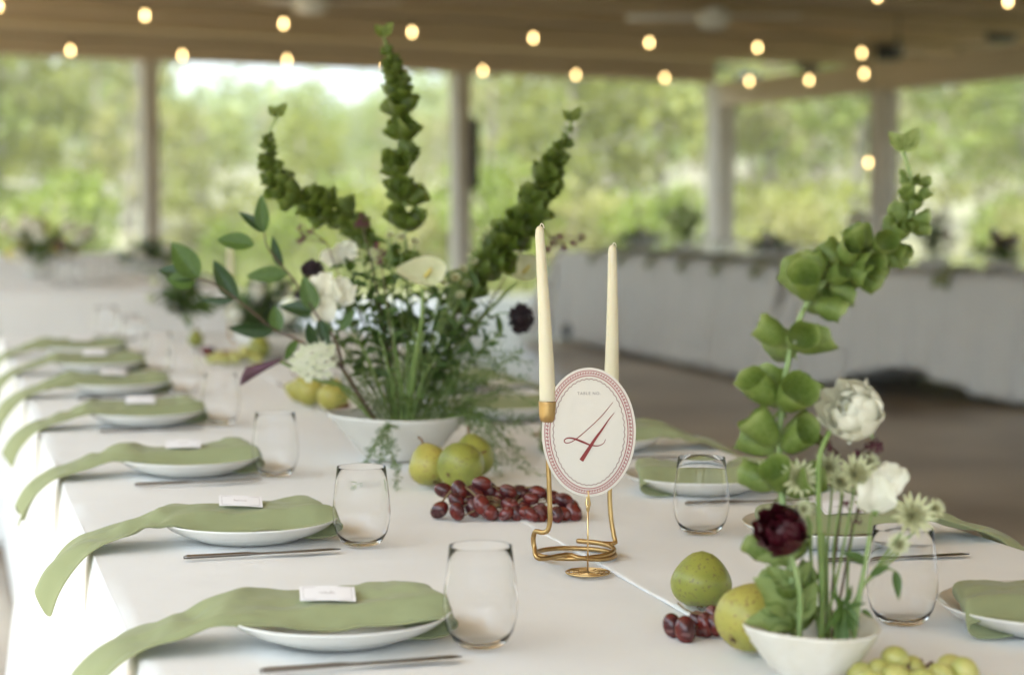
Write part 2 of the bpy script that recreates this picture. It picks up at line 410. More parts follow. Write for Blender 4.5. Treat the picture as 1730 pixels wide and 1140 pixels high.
def post(p, w, h, label, trim=True):
    th = thing('post', p, label, 'post', 'white posts of the pavilion', BA)
    MB().box((0, 0, h / 2), (w, w, h), bev=.012).build('shaft', M_['post'], th, False)
    MB().box((0, 0, .09), (w + .05, w + .05, .18), bev=.012).build('base_trim', M_['post'], th, False)
    if trim: MB().box((0, 0, h - .10), (w + .045, w + .045, .12), bev=.01).build('cap_trim', M_['post'], th, False)
P1, P2 = onwall(255), onwall(778)
post(P1, .17, 2.62, 'white post on the left between two green views', False)
post(P2, .19, 2.62, 'white post behind the tall centre flower spike with black speaker', False)
post(CORN, .27, 2.62, 'thick white corner post where the two beams meet')
post(POST4, .22, 2.33, 'white post on the right behind the arching green flower spike', False)
# column speaker on the post
sp = P2 + (G(1, 0) * .165) + Vector((0, 0, 0)); th = thing('speaker', sp + Vector((0, 0, 1.30)), 'tall narrow black speaker fixed beside the middle white post', 'speaker', rz=-AZ)
MB().box((0, 0, .40), (.105, .12, .80), bev=.015).build('cabinet', M_['dark'], th, False)
MB().box((0, -.064, .40), (.085, .008, .76), bev=.003).build('grille', M_['cable'], th, False)
MB().box((-.075, .0, .20), (.06, .04, .05)).box((-.075, .0, .62), (.06, .04, .05)).build('bracket', M_['dark'], th, False)

# dark fixtures under the ceiling edge on the right
for i, (px, py, z, w) in enumerate(((1265, 140, 23.2, 'nearest the corner post'), (1365, 113, 21.3, 'second from the corner post'), (1502, 96, 19.9, 'third from the corner post, beside an unlit bulb'), (1692, 64, 17.4, 'nearest the right edge'))):
    p = onz(px, py, CEIL - .13)
    th = thing('ceiling_fixture', p, 'small dark fixture under the ceiling boards, ' + w, 'light fixture', 'dark fixtures along the right beam')
    MB().lathe([(.10, -.05), (.15, -.03), (.16, .06), (.16, .12)], 18).build('housing', M_['dark'], th)
    MB().lathe([(.0, -.052), (.09, -.052), (.10, -.046), (.0, -.044)], 18).build('lens', M_['bulboff'], th)
# ceiling fans
def fan(p, a0, label):
    th = thing('ceiling_fan', p, label, 'ceiling fan', 'white ceiling fans', a0)
    MB().lathe([(.05, -.10), (.12, -.08), (.15, -.02), (.15, .05), (.06, .10)], 20).build('motor', M_['fan'], th)
    MB().tube([(0, 0, .1), (0, 0, CEIL - p.z + .01)], .02, 8).build('rod', M_['fan'], th)
    bl = MB()
    bl.grid(lambda u, v: (.14 + .62 * v, (u - .5) * (.11 + .05 * v), .014 * (u - .5) * 2), 5, 8)
    me = bl.mesh('blade', M_['fan'])
    for k in range(4):
        o = inst('blade', me, th, Matrix.Rotation(k * PI / 2, 4, 'Z')); solid(o, .012)
fan(D(525, 4, 16.6), R(-16 + 3), 'white ceiling fan near the top left, above the centre flower spike')
fan(D(1205, 30, 17.4), R(-16 - 7), 'white ceiling fan near the top right with blades spread wide')

# string lights
bulb_me = MB().lathe([(.0, -.026), (.007, -.024), (.0125, -.018), (.015, -.009), (.0135, .003), (.010, .016), (.009, .032)], 14).mesh('bulb', M_['bulb'])
off_me = bulb_me.copy(); off_me.materials.clear(); off_me.materials.append(M_['bulboff'])
sock_me = MB().lathe([(.015, .030), (.017, .034), (.017, .075), (.006, .085)], 10).mesh('socket', M_['cable'])
def strand(pxs, zh, label, off=(), ends=()):
    P = [onz(q[0], q[1], q[2] if len(q) > 2 else zh) for q in pxs]
    th = thing('string_light', P[0], label, 'string light', 'strings of warm bulbs under the ceiling')
    top = [p + Vector((0, 0, .10)) for p in P]; path = []
    full = ([top[0] + (top[0] - top[1])] if not ends else []) + top + [top[-1] + (top[-1] - top[-2])]
    for a, b in zip(full[:-1], full[1:]):
        for k in range(6):
            t = k / 6; q = a.lerp(b, t); q.z += .05 * 4 * t * (1 - t) * .6; path.append(q)
    path.append(full[-1])
    MB().tube(path, .006, 5).build('cable', M_['cable'], th, world=True)
    for i, p in enumerate(P):
        M = Matrix.Translation(p)
        inst('bulb', off_me if i in off else bulb_me, th, M, True)
        inst('socket', sock_me, th, M, True)
strand([(-3, 11), (245, 27), (479, 41), (696, 55), (901, 65), (1097, 73), (1280, 81), (1456, 90), (1621, 96)], 2.66, 'upper string of warm lit bulbs crossing the whole ceiling')
strand([(119, 86), (308, 94), (485, 102), (652, 111), (816, 120), (973, 127), (1123, 132, 2.52), (1266, 138, 2.46), (1367, 136, 2.42), (1460, 125, 2.42)], 2.56, 'lower string of warm lit bulbs along the back beam')
strand([(1300, -24), (1483, -6), (1517, 80)][:2] + [(1703, 3)], 2.66, 'string of warm bulbs just entering at the top right corner')
p = D(1517, 80, 18.6); th = thing('lamp', p, 'single unlit round bulb hanging beside the dark fixture', 'bulb')
inst('bulb', off_me, th, Matrix.Scale(1.3, 4)); inst('socket', sock_me, th, Matrix.Scale(1.3, 4))
MB().tube([(0, 0, .09), (0, 0, CEIL - p.z)], .006, 5).build('cable', M_['cable'], th)
p = D(1467, 275, 20.6); th = thing('pendant_bulb', p, 'single lit bulb hanging low beside the right white post', 'bulb')
inst('bulb', bulb_me, th, Matrix.Identity(4)); inst('socket', sock_me, th, Matrix.Identity(4))
MB().tube([(0, 0, .07), (0, 0, CEIL - p.z)], .006, 5).build('cable', M_['cable'], th)

# ------------------------------------------------------------------ woods outside
def leafquads(mb, c, r, n, s, rnd):
    for _ in range(n):
        while True:
            q = Vector((rnd.uniform(-1, 1), rnd.uniform(-1, 1), rnd.uniform(-1, 1)))
            if .2 < q.length < 1: break
        p = Vector(c) + Vector((q.x * r[0], q.y * r[1], q.z * r[2]))
        d = Vector((rnd.gauss(0, 1), rnd.gauss(0, 1), rnd.gauss(0, .6))).normalized(); e = d.orthogonal().normalized()
        e = Matrix.Rotation(rnd.uniform(0, 6.28), 3, d) @ e; g = d.cross(e); k = s * rnd.uniform(.6, 1.3)
        mb.poly([p - e * k, p + g * k * .45, p + e * k, p - g * k * .45])
def make_tree(seed, h, spread, m, nclump, nleaf, s, low=.3):
    rnd = random.Random(seed); tr = MB(); cr = MB()
    lean = Vector((rnd.uniform(-.05, .05), rnd.uniform(-.05, .05), 1))
    P = [Vector((0, 0, -.3))] + [Vector((lean.x * h * t + .12 * math.sin(3 * t + seed), lean.y * h * t, h * t)) for t in (.15, .35, .55, .75, .95)]
    r0 = .011 * h + .02
    tr.tube(curve(P, 9), [lerp(r0, .02, i / 8) for i in range(9)], 7)
    for k in range(nclump):
        t = lerp(low, .98, (k + rnd.random()) / nclump); a = k * 2.4 + rnd.uniform(-.4, .4)
        rr = spread * (1 - .55 * t) * rnd.uniform(.35, 1.0)
        base = Vector((lean.x * h * t, lean.y * h * t, h * t * .86)); tip = base + Vector((rr * math.cos(a), rr * math.sin(a), .12 * h * rnd.uniform(.3, 1)))
        tr.tube([base, base.lerp(tip, .5) + Vector((0, 0, -.05 * rr)), tip], [.3 * r0, .2 * r0, .01], 5, False)
        cs = spread * rnd.uniform(.22, .42)
        leafquads(cr, tip, (cs, cs, cs * .7), nleaf, s, rnd)
    return tr.mesh('trunk', M_['bark']), cr.mesh('crown', m, False)
TV = [make_tree(1, 8, 2.3, M_['crown2'], 26, 75, .13), make_tree(2, 9, 2.0, M_['crown3'], 26, 50, .11), make_tree(3, 7, 2.3, M_['crown1'], 24, 80, .13, .2),
      make_tree(4, 8.5, 1.8, M_['crown3'], 24, 40, .11, .35), make_tree(5, 6.5, 2.1, M_['crown2'], 24, 80, .13, .2)]
KIND = ['leafy mid green tree', 'slim pale grey tree', 'yellow green spring tree', 'thin grey budding tree', 'low bushy green tree']
ROW = {44: 'front row', 56: 'second row', 72: 'third row', 100: 'far row'}
def bay(k):
    px = 865 + FPX * k
    for x, w in ((-200, 'outside the left edge'), (120, 'at the far left'), (250, 'just left of the left post'), (420, 'right of the left post'), (600, 'under the left of the sky gap'), (778, 'left of the middle post'), (1000, 'right of the middle post'),
                 (1215, 'left of the corner post'), (1360, 'right of the corner post'), (1490, 'left of the right post'), (1620, 'right of the right post'), (1740, 'at the far right')):
        if px < x: return w
    return 'outside the right edge'
rnd = random.Random(11)
def in_gap(k): return -.182 < k < -.030
for d0, d1, n in ((44, 54, 12), (56, 68, 14), (72, 92, 16), (100, 130, 20)):
    for i in range(n):
        d = rnd.uniform(d0, d1); k = lerp(-.33, .33, (i + rnd.uniform(.1, .9)) / n); lat = k * d
        v = rnd.choice([0, 1, 1, 2, 2, 3, 4]); z = ht(lat, d)
        hh = [8, 9, 7, 8.5, 6.5][v]
        want = rnd.uniform(7.5, 10.5) * (1 + .006 * (d - 50))
        if in_gap(k): want = max(2.6, 1.26 + rnd.uniform(.042, .053) * d - z)
        s = want / hh; p = G(lat, d, z)
        th = thing('tree', p, f'{KIND[v]}, {bay(k)}, {ROW[d0]}', 'tree', 'trees of the woods beyond the pavilion')
        th.matrix_basis = Matrix.Translation(p) @ Matrix.Rotation(rnd.uniform(0, 6.28), 4, 'Z') @ Matrix.Diagonal((s * 1.1, s * 1.1, s, 1))
        inst('trunk', TV[v][0], th, Matrix.Identity(4)); inst('crown', TV[v][1], th, Matrix.Identity(4))
def make_shrub(seed, m):
    rnd = random.Random(seed); st = MB(); cr = MB()
    for k in range(14):
        a = rnd.uniform(0, 6.28); rr = rnd.uniform(.1, 1.0); tip = Vector((rr * math.cos(a), rr * math.sin(a), rnd.uniform(.5, 1.5)))
        st.tube(curve([Vector((0, 0, -.2)), tip * .5 + Vector((0, 0, .1)), tip], 5), [.03, .008], 5)
        leafquads(cr, tip, (.42, .42, .36), 55, .075, rnd)
    return st.mesh('stems', M_['bark']), cr.mesh('foliage', m, False)
SV = [make_shrub(21, M_['shrub']), make_shrub(22, M_['crown1']), make_shrub(23, M_['crown3'])]
SH = sorted((rnd.uniform(-.31, .31), rnd.uniform(34, 60)) for i in range(46)); seen_ = {}
for k, d in SH:
    lat = k * d; v = rnd.choice([0, 0, 1, 2]); s = rnd.uniform(.8, 1.8) * (.65 if k < -.2 and d < 40 else 1)
    p = G(lat, d, ht(lat, d))
    lb = ['bright yellow green shrub before the woods', 'pale green shrub before the woods', 'greyish twiggy shrub before the woods'][v]
    lb = f'{lb}, {bay(k)}'; seen_[lb] = seen_.get(lb, 0) + 1
    if seen_[lb] > 1: lb += [', second from left', ', third from left', ', fourth from left', ', fifth from left', ', sixth from left', ', seventh from left'][min(6, seen_[lb]) - 2]
    th = thing('shrub', p, lb, 'shrub', 'shrubs at the edge of the woods')
    th.matrix_basis = Matrix.Translation(p) @ Matrix.Rotation(rnd.uniform(0, 6.28), 4, 'Z') @ Matrix.Scale(s, 4)
    inst('stems', SV[v][0], th, Matrix.Identity(4)); inst('foliage', SV[v][1], th, Matrix.Identity(4))
ff = MB()
for i in range(420):
    d = rnd.uniform(140, 300); lat = rnd.uniform(-.34, .34) * d; z = ht(lat, d)
    hh = rnd.uniform(5, 8.5) * (.8 if in_gap(lat / d) and d > 220 else 1)
    for j in range(3):
        leafquads(ff, G(lat + rnd.uniform(-1.5, 1.5), d, z + hh * (.35 + .25 * j)), (2.4, 2.4, hh * .25), 26, .55, rnd)
tag(ff.build('forest', M_['crown2'], None, False), kind='stuff')
lw_ = MB(); lt_ = MB()
for i in range(22):          # woods carried on unseen along the open left, added to dim the left cloth
    c = Vector((rnd.uniform(-18, -11.5), -7 + i * 1.25 + rnd.uniform(-.5, .5), -.2)); hh = rnd.uniform(7, 9)
    lt_.tube([c, c + Vector((0, 0, hh))], [.12, .03], 6)
    for j in range(20):
        t = rnd.uniform(.05, 1); leafquads(lw_, c + Vector((rnd.gauss(0, 1.1) * (1.3 - t), rnd.gauss(0, 1.1) * (1.3 - t), hh * t)), (.9, .9, .7), 42, .17, rnd)
wo = lw_.build('forest', M_['crown2'], None, False); tag(wo, kind='stuff'); lt_.build('trunks', M_['bark'], wo)
hz_ = MB(); hb = [G(-390, -75), G(390, -75), G(390, 345), G(-390, 345)]
slab_ = [(p.x, p.y) for p in hb]
hz_.poly([(x, y, 24) for x, y in slab_]).poly([(x, y, -4) for x, y in slab_][::-1])
for i in range(4):
    (ax, ay), (bx, by) = slab_[i], slab_[(i + 1) % 4]; hz_.poly([(ax, ay, -4), (bx, by, -4), (bx, by, 24), (ax, ay, 24)])
hm_ = bpy.data.materials.new('pale_air'); hm_.use_nodes = True; hn = hm_.node_tree; hn.nodes.clear()
hv = hn.nodes.new('ShaderNodeVolumePrincipled'); hv.inputs['Color'].default_value = (.93, .95, .88, 1); hv.inputs['Density'].default_value = HAZE; hv.inputs['Anisotropy'].default_value = .2
ho = hn.nodes.new('ShaderNodeOutputMaterial'); hn.links.new(hv.outputs[0], ho.inputs['Volume'])
if HAZE > 0: tag(hz_.build('haze', hm_, None, False), kind='stuff')
gr = MB()
for i in range(9000):
    d = rnd.uniform(27.5, 62); lat = rnd.uniform(-.33, .33) * d; p = G(lat, d, ht(lat, d)); hh = rnd.uniform(.25, .7); a = rnd.uniform(0, 6.28)
    e = Vector((math.cos(a), math.sin(a), 0)) * rnd.uniform(.02, .05); b = Vector((rnd.uniform(-.2, .2), rnd.uniform(-.2, .2), hh))
    gr.poly([p - e, p + e, p + b])
tag(gr.build('grass', M_['grass'], None, False), kind='stuff')

# ------------------------------------------------------------------ tables and cloths
def table(name, x0, x1, y0, y1, label):
    th = thing(name, ((x0 + x1) / 2, (y0 + y1) / 2, 0), label, 'table', 'banquet tables under white cloths')
    w, l = x1 - x0 - .03, y1 - y0 - .03
    MB().box((0, 0, .735), (w, l, .03), bev=.006).build('tabletop', M_['tablewood'], th, False)
    for sx in (-1, 1):
        for sy in (-1, 1):
            MB().tube([(sx * (w / 2 - .12), sy * (l / 2 - .25), .72), (sx * (w / 2 - .12), sy * (l / 2 - .25), 0)], .02, 8).build('leg', M_['dark'], th)
def cloth(name, x0, x1, y0, y1, label, cat='tablecloth', hang=(.74, .74, .74, .74), seed=0, flare=.10, nfold=7.0, lift=0.0, seam=None, creases=(), hemf=None, flfade=False, group='white tablecloths', dx=.05, dy=.035):
    """hang = drop over the -x, +x, -y, +y edge (0 = none)"""
    z0 = TZ + lift
    def side(lo, hi, hlo, hhi, step):
        s = []
        if hlo: s += [lo - hlo + hlo * k / 14 for k in range(14)] + [lo - .012, lo - .004]
        n = max(4, int((hi - lo) / step)); s += [lerp(lo, hi, k / n) for k in range(n + 1)]
        if hhi: s += [hi + .004, hi + .012] + [hi + hhi * (k + 1) / 14 for k in range(14)]
        return s
    xs = side(x0, x1, hang[0], hang[1], dx); ys = side(y0, y1, hang[2], hang[3], dy)
    if seam is not None: xs = [x0, x0 + .0015, x0 + .004, x0 + .010, x0 + .022, x0 + .04] + [x for x in xs if x > x0 + .05]
    def nz(a, b): return noise.noise(Vector((a, b, seed * 7.3)))
    mb = MB(); nu = len(xs)
    for q in ys:
        for p in xs:
            ox = max(0, x0 - p) if hang[0] else 0; sx = -1
            if hang[1] and p > x1: ox = p - x1; sx = 1
            oy = max(0, y0 - q) if hang[2] else 0; sy = -1
            if hang[3] and q > y1: oy = q - y1; sy = 1
            X = min(max(p, x0), x1); Y = min(max(q, y0), y1)
            drop = max(ox, oy); Z = z0
            if drop > 0:
                hx, hy = ox / drop, oy / drop
                hm = hemf(p, q) if hemf else 1.0
                d2 = drop * hm
                along = Y if hx >= hy else X
                fl2 = flare * (1 - max(0, min(1, (Y - 4.2) / 1.0))) if flfade else flare
                fold = math.sin(along * nfold + 2.2 * nz(along * 1.1, 1)) + .5 * math.sin(along * nfold * 2.3 + 3 * nz(along * 2, 5))
                out = .006 * min(1, d2 / .03) + d2 * fl2 * (.55 + .42 * fold) + (0 if flfade else d2 * .02)
                if hx > 0 and hy > 0: out += min(ox, oy) * .32
                X += sx * out * (hx if hx > 0 else 0); Y += sy * out * (hy if hy > 0 else 0)
                if hx >= 1 and hy == 0: Y += d2 * .05 * math.cos(along * nfold)
                rr = .012
                Z = z0 - (d2 - rr if d2 > rr else .5 * d2 * d2 / rr)
                Z = max(Z, .012)
            else:
                Z += .0022 * nz(X * 4, Y * 4) + .0012 * nz(X * 14, Y * 9)
                if seam is not None and X - x0 < .05: X += .004 * nz(Y * 1.7, 9) + .0015 * nz(Y * 7, 2)
                ex = min(X - x0 if hang[0] else 9, x1 - X if hang[1] else 9)
                for cyy, cxa, cxb, hh in creases:
                    if cxa <= X <= cxb: Z += 1.7 * hh * math.exp(-((Y - cyy - .01 * nz(X * 3, cyy)) / .008) ** 2)
                if seam is not None:
                    t = X - x0
                    if t < .001: Z = TZ + .0008
                    elif t < .05: Z += .0016 * math.exp(-((t - .006) / .010) ** 2)
            mb.v.append(Vector((X, Y, Z)))
    nv = len(ys)
    for j in range(nv - 1):
        for i in range(nu - 1): mb.f.append((j * nu + i, j * nu + i + 1, (j + 1) * nu + i + 1, (j + 1) * nu + i))
    o = mb.build(name, M_['cloth']); solid(o, .0012, -1); tag(o, label, cat, group)
    return o
XL, XS, XR = .20, .842, 1.44
Y0, Y1 = 1.30, 7.06
table('banquet_table', XL, .815, Y0, Y1, 'long table under the near white cloth, left half')
table('banquet_table', .825, XR, Y0, Y1, 'long table under the near white cloth, right half')
CRE = ((2.15, .55, .84, .0014), (2.62, .3, .84, .0009), (3.55, .2, .84, .0016), (4.05, .2, .84, .0014), (5.2, .2, .84, .0012), (6.1, .2, .84, .0012))
CRE2 = ((2.55, .84, 1.44, .0014), (3.2, .84, 1.44, .0013), (4.3, .84, 1.44, .0012))
cloth('tablecloth', XL, XS + .02, Y0, Y1, 'white cloth on the left half of the near table, hanging down its left side', hang=(.745, 0, .5, .745), seed=1, flare=.15, nfold=10, flfade=True, creases=CRE, dx=.02, dy=.02)
cloth('tablecloth', XS, XR, Y0, Y1, 'white cloth on the right half of the near table, overlapping along the centre seam', hang=(0, .745, .5, .745), seed=2, lift=.0022, seam=True, creases=CRE2, dx=.02, dy=.02)
# table in line behind, seen end-on
table('banquet_table', .24, 1.50, 10.3, 16.6, 'table behind the left end of the near table')
cloth('tablecloth', .24, 1.50, 10.3, 16.6, 'cloth on the far left table, its shaded end facing us', seed=3, flare=.05, nfold=9)
# two long tables on the right, the nearer one turned towards us
def tframe(near, far): y = (far - near).normalized(); return Matrix((( y.y, y.x, 0, near.x), (-y.x, y.y, 0, near.y), (0, 0, 1, 0), (0, 0, 0, 1))), (far - near).length
T1, L1 = tframe(G(1.74, 12.85), G(.41, 17.0))
T2, L2 = tframe(G(4.3, 10.5), G(1.80, 12.45))
def moved(n0, M):
    for o in list(C.objects)[n0:]:
        if o.parent is None: o.matrix_basis = M @ o.matrix_basis
def hem(p, q): return 1.0 if p > 0 else 1.0 - .23 * math.exp(-((q - (L2 - .72)) / .42) ** 2)
for M, L, lbs, sd, fl_, nf, hf in ((T1, L1, ('far long table on the right, under a white cloth', 'white pleated cloth on the far right table, behind the candles'), 4, .13, 19, None),
                               (T2, L2, ('nearer long table on the right, two dark legs showing', 'white pleated cloth on the nearer right table, hem lifted off the floor'), 5, .11, 23, hem)):
    n0 = len(C.objects)
    table('banquet_table', 0, 1.24, 0, L, lbs[0])
    cloth('tablecloth', 0, 1.24, 0, L, lbs[1], seed=sd, flare=fl_, nfold=nf, hemf=hf)
    moved(n0, M)

# ------------------------------------------------------------------ place settings
plate_prof = [(.0, .004), (.066, .004), (.071, .0005), (.075, .0005), (.080, .004), (.098, .0095), (.115, .0180), (.1255, .0265), (.1272, .0285), (.1265, .0297), (.1243, .0290), (.112, .0205), (.096, .0138), (.076, .0098), (.0, .0088)]
plate_me = MB().lathe(plate_prof, 56).mesh('dinner_plate', M_['porcelain'])
gp = []
def glass_profile():
    out = [(0, .0), (.018, 0), (.0245, .0012), (.030, .006), (.0365, .018), (.0405, .034), (.0412, .048), (.0395, .070), (.0365, .092), (.0346, .1105)]
    inn = [(.0345, .1111), (.0340, .1108), (.0359, .092), (.0389, .070), (.0406, .048), (.0398, .034), (.0357, .0186), (.0284, .0080), (.018, .0056), (0, .0052)]
    return out + inn
glass_me = MB().lathe(glass_profile(), 56).mesh('tumbler', M_['glass'])
def tumbler(M, label, group):
    o = inst('tumbler', glass_me, None, M); return tag(o, label, 'glass', group)
def napkin_mesh(seed, drop=1.0, reach=.222, flip=1):
    """local x points out over the table edge, z up from the cloth"""
    rnd = random.Random(seed)
    e = reach
    path = [(-.070, .0042), (-.095, .0046), (-.120, .010), (-.130, .018), (-.131, .0285), (-.112, .0315), (-.08, .0285), (-.03, .0255), (.03, .0250), (.08, .0285), (.110, .0335),
            (.134, .0330), (.160, .025), (e - .03, .016), (e - .005, .0105), (e + .018, .005), (e + .044, -.012 * drop), (e + .063, -.034 * drop), (e + .076, -.062 * drop)]
    P = curve([(x, 0, z) for x, z in path], 64)
    mb = MB(); NV = 33; sk = rnd.uniform(-.012, .012); ph = rnd.uniform(0, 6)
    for i, p in enumerate(P):
        x = p.x; u = i / 63
        tck = max(0, 1 - i / 9)                     # tucked-under part is narrower
        hw = .066 - .005 * tck
        hw -= .008 * math.exp(-((x - .14) / .045) ** 2)
        if x > e - .02: hw += .008 * min(1, (x - e + .02) / .09)
        onp = 1 / (1 + math.exp((x - .12) / .018)) * (1 - tck)
        hng = max(0, x - e + .01) / .09
        for j in range(NV):
            v = j / (NV - 1) * 2 - 1
            y = (v if v < .20 else .20 + (v - .20) * .46) * hw + .20 * hw + sk * u + .020 * max(0, x) / .3
            ridge = .016 - .001 * (v + 1) / 1.2 if v < .20 else .015 - .023 * min(1, (v - .20) / .62)
            ridge += .0015 * math.sin(v * 4 + ph * 2 + x * 20)
            edge = -(.014 * max(0, -v - .90) / .10)
            z = p.z + onp * (ridge + edge * .4) * (.92 + .10 * math.sin(x * 16 + ph))
            lay = 1 / (1 + math.exp((v + .22 + .06 * math.sin(x * 9 + ph)) / .03))          # second fold lying on top, its edge a step along the strip
            z += .0034 * lay
            for wx, ws, wa in ((.118, .55, .0050), (.150, -.35, -.0045), (.185, .25, .0035), (.02, 1.6, .0016), (-.06, -1.1, .0014)):
                z += wa * math.exp(-((x - wx - .01 * math.sin(ph * 3 + wx * 40) - ws * y) / .010) ** 2) * (.6 + .4 * math.sin(v * 2 + ph))
            puck = math.exp(-((x - .15) / .05) ** 2)
            z += .0032 * noise.noise(Vector((x * 20, v * 1.8, seed * 3.1))) + .0016 * noise.noise(Vector((x * 45, v * 3.5, seed * 1.7)))
            z += puck * (.0045 * math.cos(v * 5.2 + ph) + .003 * math.sin(v * 9 + ph * 3)) * (1 - .3 * v) + .0015 * noise.noise(Vector((x * 30, v * 2, seed)))
            z += .005 * math.exp(-((x - .07) / .03) ** 2) * math.sin(v * 3 + ph * 1.7)
            X = x + .30 * (hw - y) * min(1, max(0, (-x - .03) / .08))
            if hng > 0:
                z += -.007 * hng * v - .014 * hng * v * v + .007 * hng * math.sin(v * 5 + ph); X += .008 * hng * math.sin(v * 3.5 + ph) - .004 * hng * v * v
            mb.v.append(Vector((X, y * flip, z)))
    for i in range(63):
        for j in range(NV - 1): mb.f.append((i * NV + j, (i + 1) * NV + j, (i + 1) * NV + j + 1, i * NV + j + 1))
    return mb
ORD = ['nearest', 'second', 'third', 'fourth', 'fifth', 'sixth', 'seventh', 'eighth', 'ninth']
def ordw(i): return ORD[i] + (' from the camera' if i else ' to the camera')
knife_prof = MB()
def knife_mesh():
    mb = MB()
    P = [(-.105, 0, .003), (-.10, 0, .0035), (-.02, 0, .0035), (.0, 0, .003), (.05, 0, .003), (.10, 0, .0035), (.112, 0, .003)]
    n = 8; rows = [(.0035, .0022), (.0042, .003), (.0036, .0028), (.0045, .0015), (.0085, .0010), (.0075, .0010), (.001, .0008)]
    b = 0
    for (x, y, z), (ry, rz) in zip(P, rows):
        for k in range(n): a = 2 * PI * k / n; mb.v.append(Vector((x, ry * math.cos(a), z + rz * math.sin(a))))
    for i in range(len(P) - 1):
        for k in range(n): m = (k + 1) % n; mb.f.append((i * n + k, i * n + m, (i + 1) * n + m, (i + 1) * n + k))
    mb.f.append(tuple(range(n))[::-1]); mb.f.append(tuple(range((len(P) - 1) * n, len(P) * n))); return mb
knife_me = knife_mesh().mesh('table_knife', M_['steel'])
def scribble(seed, w):
    rnd = random.Random(seed); pts = []; x = -w / 2
    for k in range(26):
        pts.append((x, .0022 * math.sin(k * 1.9 + seed) + rnd.uniform(-.0008, .0008) + (.003 if k % 9 == 2 else 0), .0006)); x += w / 26 * rnd.uniform(.5, 1.5)
    return MB().tube(curve(pts, 90), .00028, 4)
def place_card(M, i, lab):
    th = bpy.data.objects.new('place_card', None); C.objects.link(th); th.matrix_basis = M; th.empty_display_size = .02
    tag(th, lab, 'place card', 'place cards on the napkins')
    def cf(u, v): x = (u - .5) * .062; y = (v - .5) * .036; return (x, y, .0016 * math.cos(x * 40))
    o = MB().grid(cf, 7, 3).build('card', M_['paper'], th, False); solid(o, .0005, 1)
    pr = MB()
    for y in (-.0145, .0145): pr.box((0, y, .0018), (.054, .00035, .0002))
    for x in (-.027, .027): pr.box((x, 0, .0013), (.00035, .0285, .0002))
    pr.build('border_print', M_['inkgrey'], th, False)
    s = scribble(i * 3 + 1, .020); [setattr(v, 'z', v.z + .0014) for v in s.v]; s.build('name_print', M_['inkgrey'], th)
def setting(i, cx, cyy, left, reach, nseed, side, near=True, card=True, gl=None, knife=True, nm=None, drop=1.0):
    rz = PI if left else 0.0
    o = inst('dinner_plate', plate_me, None, Matrix.Translation((cx, cyy, TZ + .003)) @ Matrix.Rotation(i * .7, 4, 'Z'))
    tag(o, f'white dinner plate on the {side}, {ordw(i)}', 'plate', 'dinner plates')
    me = nm or napkin_mesh(nseed, drop, reach, 1 if left else -1).mesh('napkin', M_['napkin'])
    a = rz + (random.Random(nseed).uniform(-.05, .05))
    o = inst('napkin', me, None, Matrix.Translation((cx, cyy, TZ + .004)) @ Matrix.Rotation(a, 4, 'Z'))
    solid(o, .0028, 0); subdiv(o, 1) if near else None
    tag(o, f'sage green folded napkin on the {side}, {ordw(i)}', 'napkin', 'green napkins')
    if card:
        sgn_ = 1 if left else -1
        ry = math.sin((-.005) * 28)
        co = [v.co for v in me.vertices]
        def top(x, y): return max(c.z for c in co if abs(c.x - x) < .010 and abs(c.y - y) < .008)
        x0, y0 = .012, -.001 if left else .001; hx, hy = .024, .013
        zx = (top(x0 + hx, y0) - top(x0 - hx, y0)) / (2 * hx); zy = (top(x0, y0 + hy) - top(x0, y0 - hy)) / (2 * hy)
        zc_ = max(top(x0, y0), (top(x0 + hx, y0) + top(x0 - hx, y0)) / 2)
        nrm = Vector((-zx, -zy, 1)).normalized(); xa = Vector((1, 0, zx)).normalized() * (-1 if left else 1); ya = nrm.cross(xa)
        L_ = Matrix((xa, ya, nrm)).transposed().to_4x4() @ Matrix.Rotation(R(-6 if left else 6), 4, 'Z') @ Matrix.Rotation(R(9), 4, 'X')
        M = Matrix.Translation((cx, cyy, TZ + .004)) @ Matrix.Rotation(a, 4, 'Z') @ Matrix.Translation((x0, y0, zc_ + .0050)) @ L_
        place_card(M, i + (0 if left else 20), f'white place card, {side}, {ordw(i)}')
    if gl:
        tumbler(Matrix.Translation((gl[0], gl[1], TZ + .0035)) @ Matrix.Rotation(i, 4, 'Z'), f'clear stemless glass on the {side}, {ordw(i)}', 'stemless glasses')
    if knife:
        kx, ky, ka = knife
        o = inst('table_knife', knife_me, None, Matrix.Translation((kx, ky, TZ + .0035)) @ Matrix.Rotation(ka, 4, 'Z'))
        tag(o, f'thin dark steel knife lying on the {side}, {ordw(i)}', 'knife', 'table knives')
LY = [2.165, 2.83, 3.53, 4.31, 4.99, 5.62, 6.20]
LG = [(.563, 2.075), (.566, 2.728), (.561, 3.445), (.575, 4.25), (.57, 4.90), (.575, 5.52), (.57, 6.14)]
for i, y in enumerate(LY):
    setting(i, .422, y, True, .222, 100 + i, 'left side of near table', near=i < 4, gl=LG[i], knife=(.415, y - .148, R(1)))
RY = [1.985, 2.566, 3.074, 3.62, 4.22, 4.85]
RG = [(1.062, 2.052), (1.063, 2.685), None, None, (1.07, 4.55), (1.07, 5.2)]
for i, y in enumerate(RY):
    setting(i, 1.215, y, False, .222, 200 + i, 'right side of near table', near=i < 3, gl=RG[i], knife=(1.235, y - .152, R(-3)), card=i < 3, drop=.8)
